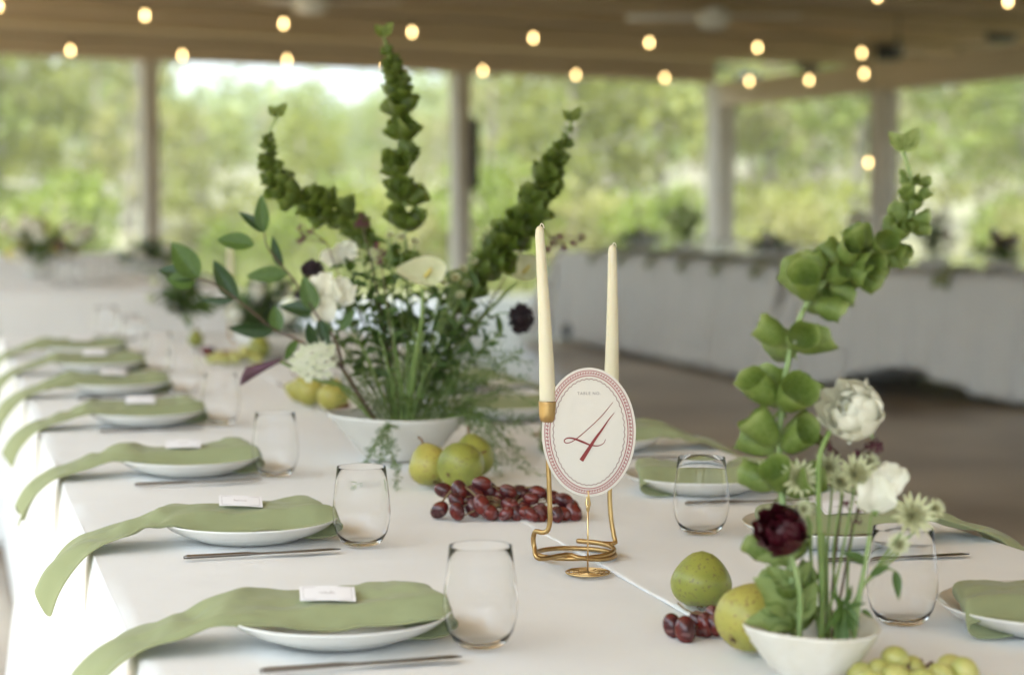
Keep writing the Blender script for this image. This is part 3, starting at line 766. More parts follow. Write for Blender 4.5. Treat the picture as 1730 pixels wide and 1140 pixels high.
# far settings share one napkin
nfar = napkin_mesh(300, 1.0, .222).mesh('napkin', M_['napkin'])
k = 0
for M, L, sd_, n in ((T1, L1, 'far right table', 6), (T2, L2, 'nearer right table', 5)):
    n0 = len(C.objects)
    for i in range(n): setting(i, .225, .35 + i * .62, True, .222, 310 + i + n * 7, sd_, near=False, card=False, gl=(.37, .35 + i * .62 + .2), knife=False, nm=nfar)
    for i in range(n * 2):
        for hx_, sc_ in ((.50, 1.25), (.88, 1.1)):
            tumbler(Matrix.Translation((hx_, .25 + i * .31, TZ + .0035)) @ Matrix.Diagonal((1.05, 1.05, sc_, 1)), f'clear glass among the settings along the middle of the {sd_}', f'glasses along the middle of the {sd_}')
    moved(n0, M)
for i in range(5):
    y = 10.75 + i * .8
    setting(i, 1.50 - .225, y, False, .222, 330 + i, 'far left table', near=False, card=False, gl=(1.50 - .36, y + .15), knife=False, nm=nfar)
EX = [(.62, 10.75), (.70, 10.72), (.66, 10.95), (.78, 10.98), (.60, 11.2), (.74, 11.3), (.86, 11.1), (.93, 11.35)]
for i, (x, y) in enumerate(EX):
    tumbler(Matrix.Translation((x, y, TZ + .003)) @ Matrix.Diagonal((1.1, 1.1, 1.15, 1)), 'clear glass in the cluster on the end of the far left table', 'glasses clustered on the far left table')
for i, (px, py, s_) in enumerate(((180, 574, 1.0), (216, 577, .8))):
    p = T(px, py)
    tumbler(Matrix.Translation((p.x, p.y, TZ + .003)) @ Matrix.Diagonal((1.0, 1.0, s_, 1)), ['taller', 'shorter'][i] + ' of two clear glasses at the far left end of the near table', 'stemless glasses')

# ------------------------------------------------------------------ candle holder, candles, table number
hz = [(925, 708, 2.585), (925, 740, 2.585), (927, 800, 2.588), (929, 860, 2.590), (929, 880, 2.592), (925, 896, 2.594), (915, 899, 2.598), (905, 897, 2.605), (901, 908, 2.61), (903, 925, 2.61), (911, 943, 2.60)]
# coil: two turns on the cloth, radius in metres
cc = T(972, 946); r_ = .0545
wire = [D(*q) for q in hz]
def coil(a, r, z): return Vector((cc.x + r * math.cos(a), cc.y + r * math.sin(a), z))
lastp = wire[-1]; a0 = math.atan2(lastp.y - cc.y, lastp.x - cc.x)
for k in range(1, 45):
    a = a0 + k / 44 * R(560); t = k / 44
    zz = TZ + .0065 + .011 * max(0, t - .35) / .65 + (lastp.z - TZ - .0065) * math.exp(-t * 14)
    wire.append(coil(a, r_ * (1 - .04 * t), zz))
end = [(1035, 918, 2.77), (1037, 905, 2.775), (1033, 880, 2.778), (1030, 840, 2.78), (1031, 790, 2.78), (1032, 730, 2.78), (1032, 700, 2.78)]
wire += [D(*q) for q in end]
th = thing('candle_holder', (cc.x, cc.y, TZ + .003), 'brass wire candle holder with coiled base and two cups', 'candle holder')
MB().tube(curve(wire, 240), .0033, 10).build('wire_frame', M_['brass'], th, world=True)
def cup(base): return MB().lathe([(.0, -.001), (.0085, -.001), (.0105, .003), (.0112, .010), (.0118, .024), (.0119, .0262), (.0108, .0262), (.0104, .016), (.0, .014)], 26, Matrix.Translation(base))
for q in ((925, 711, 2.585), (1032, 702, 2.78)):
    cup(D(*q)).build('cup', M_['brass'], th, world=True)
def candle(base, L, r0, r1, lean, label):
    th = thing('taper_candle', base, label, 'candle', 'ivory taper candles')
    P = [Vector((lean * t * L + .0012 * math.sin(3 * t), 0, L * t)) for t in [i / 14 for i in range(15)]]
    rr = [lerp(r0, r1, i / 14) for i in range(15)]
    tip = P[-1]
    P += [tip + Vector((0, 0, .006)), tip + Vector((0, 0, .0095)), tip + Vector((0, 0, .0112))]; rr += [r1 * .92, r1 * .62, r1 * .2]
    MB().tube(P, rr, 24).build('wax', M_['candle'], th)
    MB().tube(curve([tip + Vector((0, 0, .010)), tip + Vector((.002, 0, .014)), tip + Vector((.0045, 0, .0125)), tip + Vector((.0058, 0, .008))], 8), .0008, 6).build('wick', M_['wick'], th)
b1 = D(926, 692, 2.585)
candle(b1, .228, .0112, .0058, -.052, 'front ivory taper candle, leaning slightly, left of the table number')
b2 = D(1032, 683, 2.78)
candle(b2, .212, .0112, .0060, .006, 'rear ivory taper candle partly behind the table number card')
# table number
cb = T(993, 972); th = thing('table_number', (cb.x, cb.y, TZ + .003), 'oval cream table number card with a red 4 on a gold clip stand', 'table number', rz=-AZ)
zc = D(994, 727, 2.60).z - TZ - .003
CA, CB = .0615, .0840
card = thing('number_card', (0, 0, 0), None, None); card.parent = th
card.matrix_basis = Matrix.Translation((.0010, 0, zc)) @ Matrix.Rotation(R(90 - 3), 4, 'X') @ Matrix.Rotation(R(3), 4, 'Y')
def ov(a, k, z=0): return (CA * k * math.cos(a), CB * k * math.sin(a), z) if k == 1 else ((CA - (1 - k) * .072) * math.cos(a), (CB - (1 - k) * .072) * math.sin(a), z)
cm = MB(); N = 96
cm.poly([ov(2 * PI * i / N, 1, 0) for i in range(N)]); cm.poly([ov(2 * PI * i / N, 1, -.0012) for i in range(N)][::-1])
for i in range(N): a, b = 2 * PI * i / N, 2 * PI * (i + 1) / N; cm.poly([ov(a, 1, -.0012), ov(b, 1, -.0012), ov(b, 1, 0), ov(a, 1, 0)])
bpy.data.objects.remove(card)
card = cm.build('card', M_['card'], th, False)
card.matrix_basis = Matrix.Translation((.0010, 0, zc)) @ Matrix.Rotation(R(90 - 3), 4, 'X') @ Matrix.Rotation(R(3), 4, 'Y')
def ring(mb, k0, k1, z, n=120, f=None):
    for i in range(n):
        a, b = 2 * PI * i / n, 2 * PI * (i + 1) / n
        da = f(a) if f else 0; db = f(b) if f else 0
        mb.poly([ov(a, k0 + da, z), ov(b, k0 + db, z), ov(b, k1 + db, z), ov(a, k1 + da, z)])
bd = MB(); ring(bd, .955, .938, .0003); ring(bd, .865, .845, .0003)
for i in range(100):
    a = 2 * PI * i / 100; b = a + .026
    bd.poly([ov(a, .930, .0003), ov(b, .930, .0003), ov(b, .880, .0003), ov(a, .880, .0003)])
    bd.poly([ov(a + .026, .905, .0003), ov(a + .05, .905, .0003), ov(a + .05, .885, .0003), ov(a + .026, .885, .0003)])
bd.build('border_print', M_['inkrose'], card, False)
b2_ = MB(); ring(b2_, .790, .773, .0003, 192, lambda a: .018 * abs(math.sin(a * 24)))
b2_.build('scallop_print', M_['inkmute'], card, False)
def zp(x, y): return Vector(((x - 345) * .000305, (430 - y) * .000305, .0004))
def ribbon(pts, ws, n=60):
    P = curve([zp(*p) for p in pts], n); mb = MB(); q = []
    for i, p in enumerate(P):
        t = (P[min(i + 1, n - 1)] - P[max(i - 1, 0)]).normalized(); nn = Vector((-t.y, t.x, 0))
        u = i / (n - 1) * (len(ws) - 1); k = min(int(u), len(ws) - 2); w = lerp(ws[k], ws[k + 1], u - k) * .000305
        q.append((p + nn * w / 2, p - nn * w / 2))
    for (a, b), (c, d) in zip(q[:-1], q[1:]): mb.poly([a, b, d, c])
    return mb
n4 = MB()
for pts, ws in (([(448, 302), (400, 360), (350, 408), (305, 447), (272, 470), (248, 476), (238, 466), (252, 455), (280, 457), (320, 472), (352, 485), (385, 488), (408, 477), (416, 460)], [2, 2.5, 3, 3, 3, 3, 4, 4, 5, 8, 9, 6, 4, 2]),
                ([(453, 348), (430, 376), (400, 420), (372, 458), (345, 500), (312, 551)], [2, 5, 9, 12, 16, 19])):
    r_b = ribbon(pts, ws)
    if len(pts) == 6: [setattr(v, 'z', v.z + .0002) for v in r_b.v]
    b = len(n4.v); n4.v += r_b.v; n4.f += [tuple(b + i for i in f) for f in r_b.f]
n4.build('numeral', M_['inkred'], card, False)
fc = bpy.data.curves.new('lettering', 'FONT'); fc.body = 'TABLE NO.'; fc.size = .0052; fc.align_x = 'CENTER'; fc.space_character = 1.25; fc.materials.append(M_['inkgrey'])
ft = bpy.data.objects.new('lettering_source', fc); C.objects.link(ft)
me_ = bpy.data.meshes.new_from_object(ft.evaluated_get(bpy.context.evaluated_depsgraph_get())); bpy.data.objects.remove(ft)
fo = inst('lettering', me_, card, Matrix.Translation((0, (430 - 270) * .000305, .0004)))
st = MB(); st.tube([(0, 0, .001), (0, 0, zc - CB - .012)], .0011, 8)
st.build('rod', M_['gold'], th)
cl = MB(); zb = zc - CB
cl.tube(curve([(0, -.002, zb - .016), (.002, -.003, zb - .010), (.0008, -.004, zb - .001), (.0, -.0035, zb + .008)], 10), [.0018, .0012], 6)
cl.tube(curve([(0, .001, zb - .016), (-.002, .002, zb - .010), (-.0008, .003, zb - .001), (.0, .0035, zb + .008)], 10), [.0018, .0012], 6)
cl.ell((0, 0, zb - .016), (.0026, .0026, .005)); cl.build('clip', M_['gold'], th)
bs = MB(); sp_ = []
for i in range(140): a = i / 139 * 2 * PI * 4.2; sp_.append((( .004 + .0245 * i / 139) * math.cos(a), (.004 + .0245 * i / 139) * math.sin(a), .0016))
bs.tube(sp_, .0011, 6); bs.tube([(.0285 * math.cos(2 * PI * i / 40), .0285 * math.sin(2 * PI * i / 40), .0018) for i in range(41)], .0013, 6)
for i in range(10): a = 2 * PI * i / 10; bs.tube([(.003 * math.cos(a), .003 * math.sin(a), .0024), (.0285 * math.cos(a + .4), .0285 * math.sin(a + .4), .0018)], .0008, 5)
bs.build('coil_base', M_['gold'], th)

# ------------------------------------------------------------------ fruit
def pear_mesh(seed, L=.085, r=.036, neck=.45):
    pr = []
    for i in range(21):
        t = i / 20
        a = math.sin(PI * min(1, t ** .82)) ** .5 if t < .999 else 0
        w = r * a * (1 - neck * max(0, (t - .45) / .55) ** 1.2)
        pr.append((max(0, w), L * t))
    pr[0] = (0, .004); pr[1] = (pr[1][0] * .8, .002)
    def wob(p, a, j): k = 1 + .035 * noise.noise(Vector((p.x * 30 + seed, p.y * 30, p.z * 22))); return Vector((p.x * k, p.y * k, p.z))
    return MB().lathe(pr, 28, None, wob)
def pear(base, axis, label, m='pear', L=.085, r=.036, seed=0, stem=True, neck=.45):
    """base = point of the table under the fruit's middle; axis = where the stalk end points"""
    axis = Vector(axis).normalized(); mid = L * .42
    th = thing('pear', base, label, 'pear', 'pears on the near table')
    Rm = zto(axis, seed)
    mb = pear_mesh(seed, L, r, neck); lo = min((Rm @ v).z for v in mb.v)
    Mx = Matrix.Translation((0, 0, -lo)) @ Rm @ Matrix.Translation((0, 0, 0))
    cen = Mx @ Vector((0, 0, mid)); Mx = Matrix.Translation((-cen.x, -cen.y, 0)) @ Mx
    mb.v = [Mx @ v for v in mb.v]; mb.build('flesh', M_[m], th)
    if stem:
        MB().tube(curve([Mx @ Vector((0, 0, L * .975)), Mx @ Vector((.001, .0, L + .008)), Mx @ Vector((.005, .002, L + .016))], 6), [.0016, .0022], 6).build('stalk', M_['russet'], th)
    ca = MB()
    for k in range(5): a = k * 1.257; ca.tube([Mx @ Vector((0, 0, .003)), Mx @ Vector((.0045 * math.cos(a), .0045 * math.sin(a), .0005))], [.0014, .0006], 5)
    ca.build('calyx', M_['russet'], th)
Z1 = TZ + .003
def tb(px, py): p = T(px, py); return Vector((p.x, p.y, Z1 + .0022))
pear(tb(727, 826), (-.15, .5, .8), 'yellow green pear on the left of the three by the bowl', 'pearyellow', .074, .0365, 1, True, .18)
pear(tb(778, 834), (.75, .55, .28), 'large green pear in front of the three, blossom end facing us', 'pear', .086, .0405, 2, True, .2)
pear(tb(800, 812), (.05, .8, .8), 'green pear behind the other two, short dark stalk up', 'pear', .084, .036, 3, True, .25)
pear(tb(1184, 1034), (.12, .2, 1), 'round green pear behind the near red grapes', 'pear', .068, .0370, 4, False, .12)
pear(tb(1264, 1108), (.62, .3, .55), 'yellow green pear leaning against the small textured bowl', 'pearyellow', .080, .0370, 5, True, .2)
pear(tb(525, 690), (-.5, .2, .5), 'yellow pear behind the big bowl, left one', 'pearyellow', .08, .035, 6)
pear(tb(563, 700), (.2, .3, .8), 'yellow pear with red blush beside the big bowl rim', 'pearyellow', .08, .036, 7)
pear(tb(505, 683), (-.7, .3, .2), 'small yellow pear farthest left behind the big bowl', 'pearyellow', .065, .028, 8)
pear(tb(438, 612), (.1, .2, 1), 'upright green pear by the far candle', 'pear', .085, .034, 9)
pear(tb(331, 589), (.1, .2, 1), 'dark green pear standing alone at the far end', 'pear', .06, .026, 10)
gm = MB().ell((0, 0, 0), (.0118, .0118, .0155), 18, 12).mesh('grape', M_['grape'])
gmy = MB().ell((0, 0, 0), (.0128, .0128, .0150), 16, 10).mesh('grape', M_['grapeyellow'])
def bunch(label, pts, me, base, sm, group=None):
    th = thing('grape_bunch', base, label, 'grapes', 'bunches of grapes on the near table')
    rnd = random.Random(len(pts)); st = MB(); cen = Vector((0, 0, 0))
    for p, d in pts: cen += p / len(pts)
    for p, d in pts:
        s = rnd.uniform(.84, 1.14)
        inst('grape', me, th, Matrix.Translation(p) @ zto(d, rnd.uniform(0, 6)) @ Matrix.Scale(s, 4), True)
        e = p + Vector(d).normalized() * .012
        st.tube(curve([e, e.lerp(cen, .35) + Vector((0, 0, .006)), e.lerp(cen, .8)], 5), [.0009, .0013], 5)
    return th, st
GZ = [(540, 250, 20), (615, 250, 80), (725, 220, 10), (762, 255, 60), (520, 345, -40), (605, 352, 70), (680, 338, 60), (722, 320, 70), (800, 305, 0), (796, 268, 20), (690, 265, 40), (850, 258, 30), (905, 265, 0), (762, 385, 30), (842, 365, -40), (890, 400, 70),
      (932, 360, 60), (960, 290, 5), (992, 260, 10), (1012, 350, 80), (1065, 285, 20), (1115, 365, 30), (1152, 322, 20), (1166, 410, 60), (1085, 420, 80), (965, 412, 40), (1040, 400, 20), (600, 300, 50), (650, 300, 20), (860, 320, 20), (1120, 300, 20), (935, 425, 10), (1000, 420, 60)]
def gpt(zx, zy, ang, Zb, k=1.0):
    px, py = 560 + zx / 2.85, 740 + zy / 2.85
    up = max(0, (405 - zy) / 2.85)
    d = Zb + up * .0007 + .012 * math.sin(zx * .05)
    p = D(px, py, d); p.z = max(p.z, TZ + .0125)
    a = R(ang); return p, (R3 * math.cos(a) - U3 * math.sin(a) + F3 * .3 * math.sin(zx)).normalized()
pts = [gpt(*g, 3.02) for g in GZ]
th, st = bunch('long bunch of red grapes lying in front of the three pears', pts, gm, tb(850, 890), None)
st.tube(curve([p for p, d in sorted([(q + Vector((0, 0, .008)), d) for q, d in pts], key=lambda t: t[0].x)[::4]], 30), .0016, 6)
st.build('stalk', M_['grapestem'], th, world=True)
pts = []
for px, py, ang, d in ((1136, 1057, 75, 2.235), (1158, 1070, 85, 2.215), (1180, 1055, 70, 2.245), (1206, 1040, 60, 2.25), (1208, 1068, 60, 2.235), (1222, 1035, 20, 2.28), (1192, 1074, 80, 2.24)):
    p = D(px, py, d); p.z = max(p.z, TZ + .0135); a = R(ang); pts.append((p, (R3 * math.cos(a) - U3 * math.sin(a)) * 1))
th, st = bunch('small bunch of dark red grapes in front of the round pear', pts, gm, tb(1170, 1080), None)
st.tube(curve([D(1145, 1018, 2.25), D(1160, 1030, 2.24), D(1185, 1036, 2.24), D(1215, 1026, 2.26), D(1226, 1018, 2.27)], 20), .0011, 6).build('stalk', M_['grapestem'], th, world=True)
pts = []
for px, py, ang, d in ((1513, 1112, 20, 2.01), (1487, 1136, 60, 2.0), (1540, 1138, 40, 2.02), (1607, 1128, 10, 2.03), (1455, 1145, 20, 2.0), (1590, 1148, 30, 2.0), (1515, 1152, 10, 1.98), (1630, 1150, 50, 2.01), (1470, 1170, 0, 1.97), (1560, 1170, 0, 1.97)):
    p = D(px, py, d); p.z = max(p.z, TZ + .016); a = R(ang); pts.append((p, R3 * math.cos(a) - U3 * math.sin(a)))
th, st = bunch('bunch of pale yellow grapes at the bottom right beside the small bowl', pts, gmy, tb(1540, 1165), None)
st.tube(curve([D(1555, 1112, 2.02), D(1562, 1125, 2.02), D(1575, 1118, 2.03)], 10), .0016, 6).build('stalk', M_['plum'], th, world=True)
def heap(label, px, py, n, me, seed, w=.07, rr=.0125):
    rnd = random.Random(seed); b = tb(px, py); pts = []
    for i in range(n):
        a = rnd.uniform(0, 6.28); q = w * math.sqrt(rnd.random()); pts.append((b + Vector((q * math.cos(a), q * math.sin(a) * .6, rr + rnd.random() * (w - q) * .55)), Vector((rnd.gauss(0, 1), rnd.gauss(0, 1), rnd.gauss(0, .4)))))
    th, st = bunch(label, pts, me, b, None); st.build('stalk', M_['grapestem'], th, world=True)
heap('bunch of pale green grapes beside the far candle', 395, 618, 22, gmy, 5, .075, .015)
heap('few dark red grapes beside the lone green pear', 347, 603, 5, gm, 6, .022)
heap('small cluster of red grapes by the yellow pears', 578, 700, 8, gm, 7, .03)

# ------------------------------------------------------------------ flowers: shared shapes
def bell_mb(seed, open_=1.0):
    rnd = random.Random(seed); ph = rnd.uniform(0, 6)
    prof = [(.0012, 0), (.0060, .0022), (.0100, .0070), (.0130, .0145), (.0148, .0230), (.0155 * open_, .0310), (.0160 * open_, .0370)]
    def wob(p, a, j):
        t = j / 6; k = 1 + t * t * (.035 * math.cos(5 * a + ph) + .06 * math.sin(2 * a + ph * 2))
        return Vector((p.x * k, p.y * k, p.z + t * t * (.0010 * math.cos(5 * a + ph) + .0050 * math.sin(a + ph) + .0016 * math.sin(3 * a))))
    mb = MB(); b = len(mb.v)
    mb.lathe(prof, 20, None, wob); mb.f.pop(); mb.f = [f for f in mb.f if len(f) == 4]
    return mb
BELL = [bell_mb(s, o) for s, o in ((1, 1.0), (2, .9), (3, 1.1), (4, .8))]
BELLM = {m: [b.mesh('bell', M_[m]) for b in BELL] for m in ('bell', 'bellpale')}
SEED = MB().ell((0, 0, .006), (.0026, .0026, .003), 8, 5).mesh('seed', M_['petalgreen'])
def leaf_mb(wid=.36, fold=.10, bend=.15, wave=0.0, pointy=1.0, nu=7, nv=11):
    def fn(u, v):
        w = wid * (math.sin(PI * v ** .85) ** .8 if 0 < v < 1 else 0) * (1 - .25 * v * pointy) + .004
        x = (u - .5) * w * 2 * .5 * 2 * .5
        z = fold * abs(u - .5) * w * 2 - bend * v * v + wave * math.sin(v * 14) * (u - .5) * w
        return (x, v, z)
    return MB().grid(fn, nu, nv)
LEAF = {'glossy': leaf_mb(.46, .22, .10), 'long': leaf_mb(.26, .15, .15), 'toothed': leaf_mb(.75, .25, .18, .25), 'bract': leaf_mb(.30, .3, .1)}
LEAFM = {}
def leafmesh(kind, m):
    if (kind, m) not in LEAFM: LEAFM[(kind, m)] = LEAF[kind].mesh('leaf', M_[m])
    return LEAFM[(kind, m)]
CAMV = -F3
def put_leaf(par, kind, m, base, tip, nrm, world=True, wscale=1.0, name='leaf'):
    base, tip = Vector(base), Vector(tip); L = (tip - base).length
    M = Matrix.Translation(base) @ axes(tip - base, nrm) @ Matrix.Diagonal((L * wscale, L, L, 1))
    return inst(name, leafmesh(kind, m), par, M, world)
def bells(label, path, base, whorls, m='bell', stem='stem', rs=.0042, size=1.0, seed=1, topleaf=True, group='bells of ireland stems', tilt=(26, 58), off=.0):
    """path: world points from bowl to tip; whorls: (fraction, scale, count)"""
    P = curve(path, 90); fr = frames(P); rnd = random.Random(seed)
    th = thing('bells_of_ireland', base, label, 'flower stem', group)
    MB().tube(P, [lerp(rs, rs * .45, i / 89) for i in range(90)], 8).build('stem', M_[stem], th, world=True)
    def at(f):
        u = f * 89; i = min(88, int(u)); return P[i].lerp(P[i + 1], u - i), fr[i]
    k = 0
    for f, s, n in whorls:
        p, (t, u, w) = at(f); a0 = rnd.uniform(0, 6.28)
        for q in range(n):
            a = a0 + q * 2 * PI / n + rnd.uniform(-.2, .2); rad = u * math.cos(a) + w * math.sin(a)
            tl = R(rnd.uniform(*tilt)); ax = rad * math.sin(tl) + t * math.cos(tl) + Vector((rnd.gauss(0, .12), rnd.gauss(0, .12), rnd.gauss(0, .12)))
            sc = s * size * rnd.uniform(.85, 1.12)
            M = Matrix.Translation(p + rad * (rs * .7 + off * s) + t * rnd.uniform(-.006, .006)) @ zto(ax, rnd.uniform(0, 6)) @ Matrix.Scale(sc, 4)
            o = inst('bell', BELLM[m][rnd.randrange(4)], th, M, True)
            if s > .75 and q % 2 == 0: inst('seed', SEED, o, Matrix.Identity(4))
        if s > .45:
            for q in range(2):
                a = a0 + q * PI + .5; rad = u * math.cos(a) + w * math.sin(a); b = p - t * .006
                put_leaf(th, 'bract', m, b, b + (rad * .8 - t * .5) * .016 * s * size, t, name='bract')
    if topleaf:
        p, (t, u, w) = at(1.0)
        for a, L in ((.3, .030), (3.2, .026), (1.7, .018)):
            rad = R3 * math.cos(a) - F3 * math.sin(a); q = p + t * .004 + rad * .004
            put_leaf(th, 'toothed', m, p, p + (rad * .55 + Vector((0, 0, 1)) * .8).normalized() * L * size, CAMV + Vector((0, 0, .3)), name='top_leaf')
    return th
# petals
def shell_mb(az=80, e0=-70, e1=62, ruf=.04, seed=0, lip=.10):
    """patch of a unit sphere, apex up the +z axis, a cupped petal centred on +x with a ruffled lip"""
    def fn(u, v):
        b = abs(u - .5) * 2
        e = R(lerp(e0, e1 - 22 * b ** 3, v)); w = R(az) * (math.sin(PI * (.12 + .74 * v)) ** .6)
        a = (u - .5) * w * 2 * .5 * 2 / max(.40, math.cos(e)) * .62
        k = 1 + ruf * noise.noise(Vector((u * 4 + seed * 3, v * 3, seed))) * v + lip * v ** 5 + .05 * b ** 4 * v
        k += ruf * .9 * math.sin(u * 13 + seed * 2) * v ** 4
        return (k * math.cos(e) * math.cos(a), k * math.cos(e) * math.sin(a), k * math.sin(e) + ruf * .7 * math.sin(u * 9 + seed) * v ** 4)
    return MB().grid(fn, 13, 11)
SHELL = [shell_mb(80, -72, 64, .08, s) for s in range(3)]
LAY = [[shell_mb(78, -70, 80, .04, s, .02) for s in (0, 1)], [shell_mb(78, -72, 66, .06, s, .04) for s in (2, 3)], [shell_mb(80, -74, 52, .08, s, .06) for s in (4, 5)], [shell_mb(78, -78, 34, .10, s, .09) for s in (6, 7)]]
def ranunculus(th, c, axis, r, m, n=26, seed=0, openness=1.0):
    rnd = random.Random(seed); ms = [[q.mesh('petal', M_[m]) for q in l] for l in LAY]
    Rm = zto(axis)
    for i in range(n):
        t = i / (n - 1); lay = 0 if t < .22 else 1 if t < .55 else 2 if t < .85 else 3
        rr = r * lerp(.28, 1.0, t ** .9); a = i * 2.4
        tilt = R(lerp(-3, 10, t) * openness + rnd.uniform(-5, 5))
        M = Matrix.Translation(c) @ Rm @ Matrix.Rotation(a, 4, 'Z') @ Matrix.Translation((0, 0, -r * .25 * (1 - t))) @ Matrix.Rotation(tilt, 4, 'Y') @ Matrix.Diagonal((rr, rr * rnd.uniform(.9, 1.1), rr * rnd.uniform(.85, 1.05), 1))
        inst('petal', ms[lay][i % 2], th, M, True)
    cr = MB()
    for i in range(9):
        a = i * .7; q = Vector((.10 * r * math.cos(a), .10 * r * math.sin(a), .05 * r)); cr.ell(Matrix.Translation(c) @ Rm @ q, r * .07, 6, 4)
    cr.build('heart', M_['astrantia'] if m != 'burgundy' else M_['burgundy'], th, world=True)
    sp = MB()
    for i in range(5):
        a = i * 1.257; Q = [Rm @ Vector((r * .08 * math.cos(a), r * .08 * math.sin(a), -r * .96)), Rm @ Vector((r * .45 * math.cos(a), r * .45 * math.sin(a), -r * .98)), Rm @ Vector((r * .70 * math.cos(a), r * .70 * math.sin(a), -r * 1.05))]
        sp.tube([Vector(c) + q for q in Q], [.002, .0040, .0008], 6)
    sp.build('sepals', M_['stempale'], th, world=True)
def astr_bracts():
    mb = MB()
    for k in range(16):
        a = 2 * PI * k / 16; M = Matrix.Rotation(a, 4, 'Z') @ Matrix.Rotation(R(16 + (k % 2) * 10), 4, 'X')
        mb.add(leaf_mb(.30, .2, -.05, 0, 1, 3, 6), M @ Matrix.Translation((0, .25, 0)) @ Matrix.Scale(.80, 4))
    return mb
def astr_dome():
    mb = MB(); rnd = random.Random(3)
    for k in range(90):
        t = math.acos(1 - (k + .5) / 90 * .85); a = k * 2.4; d = Vector((math.sin(t) * math.cos(a), math.sin(t) * math.sin(a), math.cos(t)))
        mb.tube([d * .05, d * rnd.uniform(.42, .54)], [.012, .016], 4); mb.ell(d * .54, .028, 5, 3)
    return mb
AB = astr_bracts().mesh('bracts', M_['astrantia']); AD = astr_dome().mesh('stamens', M_['pollen'])
def astrantia(label, c, axis, r, path, base, name='astrantia', group='astrantia in the small bowl', rs=.0013, buds=()):
    th = thing(name, base, label, 'flower', group)
    MB().tube(curve(path, 24), [rs * 1.25, rs], 6).build('stem', M_['stem'], th, world=True)
    for (q, ax, s) in ((c, axis, 1.0),) + tuple(buds):
        M = Matrix.Translation(q) @ zto(ax) @ Matrix.Scale(r * s, 4)
        inst('bracts', AB, th, M, True); inst('stamens', AD, th, M, True)
    return th
def ruffle(seed, w, h, cup=.4, ruf=.26):
    def fn(u, v):
        a = (u - .5) * 2; ww = w * (math.sin(PI * (.1 + .62 * v)) ** .8)
        return (a * ww * (1 + .08 * math.sin(v * 9 + seed)), h * v - .16 * h * a * a * v + .05 * h * math.sin(a * 8 + seed) * v * v, cup * ww * a * a + ruf * w * math.sin(a * 5.5 + seed) * v * v + ruf * w * .5 * math.sin(v * 7 + seed))
    return MB().grid(fn, 19, 12)
def sweet_pea(label, c, size, path, base, seed=0, group=None, dirs=None):
    th = thing('sweet_pea', base, label, 'flower', group)
    MB().tube(curve(path, 24), [.0018, .0012], 6).build('stem', M_['stem'], th, world=True)
    rnd = random.Random(seed)
    for i, (dx, dz, s) in enumerate(dirs or ((0, 0, 1.0), (-.35, -.1, .8), (.4, .15, .85))):
        q = Vector(c) + R3 * dx * size + U3 * dz * size
        up = (U3 + R3 * dx * .9 + CAMV * .1).normalized()
        for k, (rot, ss, tip) in enumerate(((0, 1.0, -14), (0, .62, 22), (30, .5, 34), (-30, .5, 34))):
            M = Matrix.Translation(q - up * size * .42 * s) @ axes(up, CAMV + R3 * rnd.uniform(-.5, .5)) @ Matrix.Rotation(R(rot), 4, 'Y') @ Matrix.Rotation(R(-tip), 4, 'X')
            ruffle(seed + i + k, .50 * size * s * ss, .95 * size * s * ss).mesh
            inst('petal', ruffle(seed + i * 2 + k, .50 * size * s * ss, .95 * size * s * ss).mesh('petal', M_['petalwhite']), th, M, True)
        MB().tube([q - up * size * .50 * s, q - up * size * .36 * s], [.002, .0045], 6).build('calyx', M_['stem'], th, world=True)
    return th
def umbel(label, c, axis, r, path, base, m='petalgreen', nray=34, group=None, name='queen_annes_lace'):
    th = thing(name, base, label, 'flower', group); rnd = random.Random(int(r * 1e5))
    MB().tube(curve(path, 20), [.0022, .0018], 6).build('stem', M_['stem'], th, world=True)
    Rm = zto(axis); ry = MB(); fl = MB(); org = Vector(c) - Vector(axis).normalized() * r * .9
    for i in range(nray):
        q = math.sqrt((i + .5) / nray) * r; a = i * 2.4; e = Vector(c) + Rm @ Vector((q * math.cos(a), q * math.sin(a), -q * q / r * .35 + rnd.uniform(-.002, .002)))
        ry.tube([org, org.lerp(e, .5) + (e - Vector(c)) * .15, e], .0005, 4, False)
        for k in range(12):
            b = k * 2.4; s = math.sqrt((k + .5) / 12) * r * .17; f = e + Rm @ Vector((s * math.cos(b), s * math.sin(b), rnd.uniform(0, .003)))
            for j in range(5):
                g = j * 1.257 + k; d1 = Rm @ Vector((math.cos(g), math.sin(g), .25)); d2 = Rm @ Vector((-math.sin(g), math.cos(g), 0))
                fl.poly([f, f + d1 * .0018 + d2 * .0012, f + d1 * .0034, f + d1 * .0018 - d2 * .0012])
    ry.build('rays', M_['stempale'], th, world=True); o = fl.build('florets', M_[m], th, False, True); o['kind'] = 'stuff'
    return th
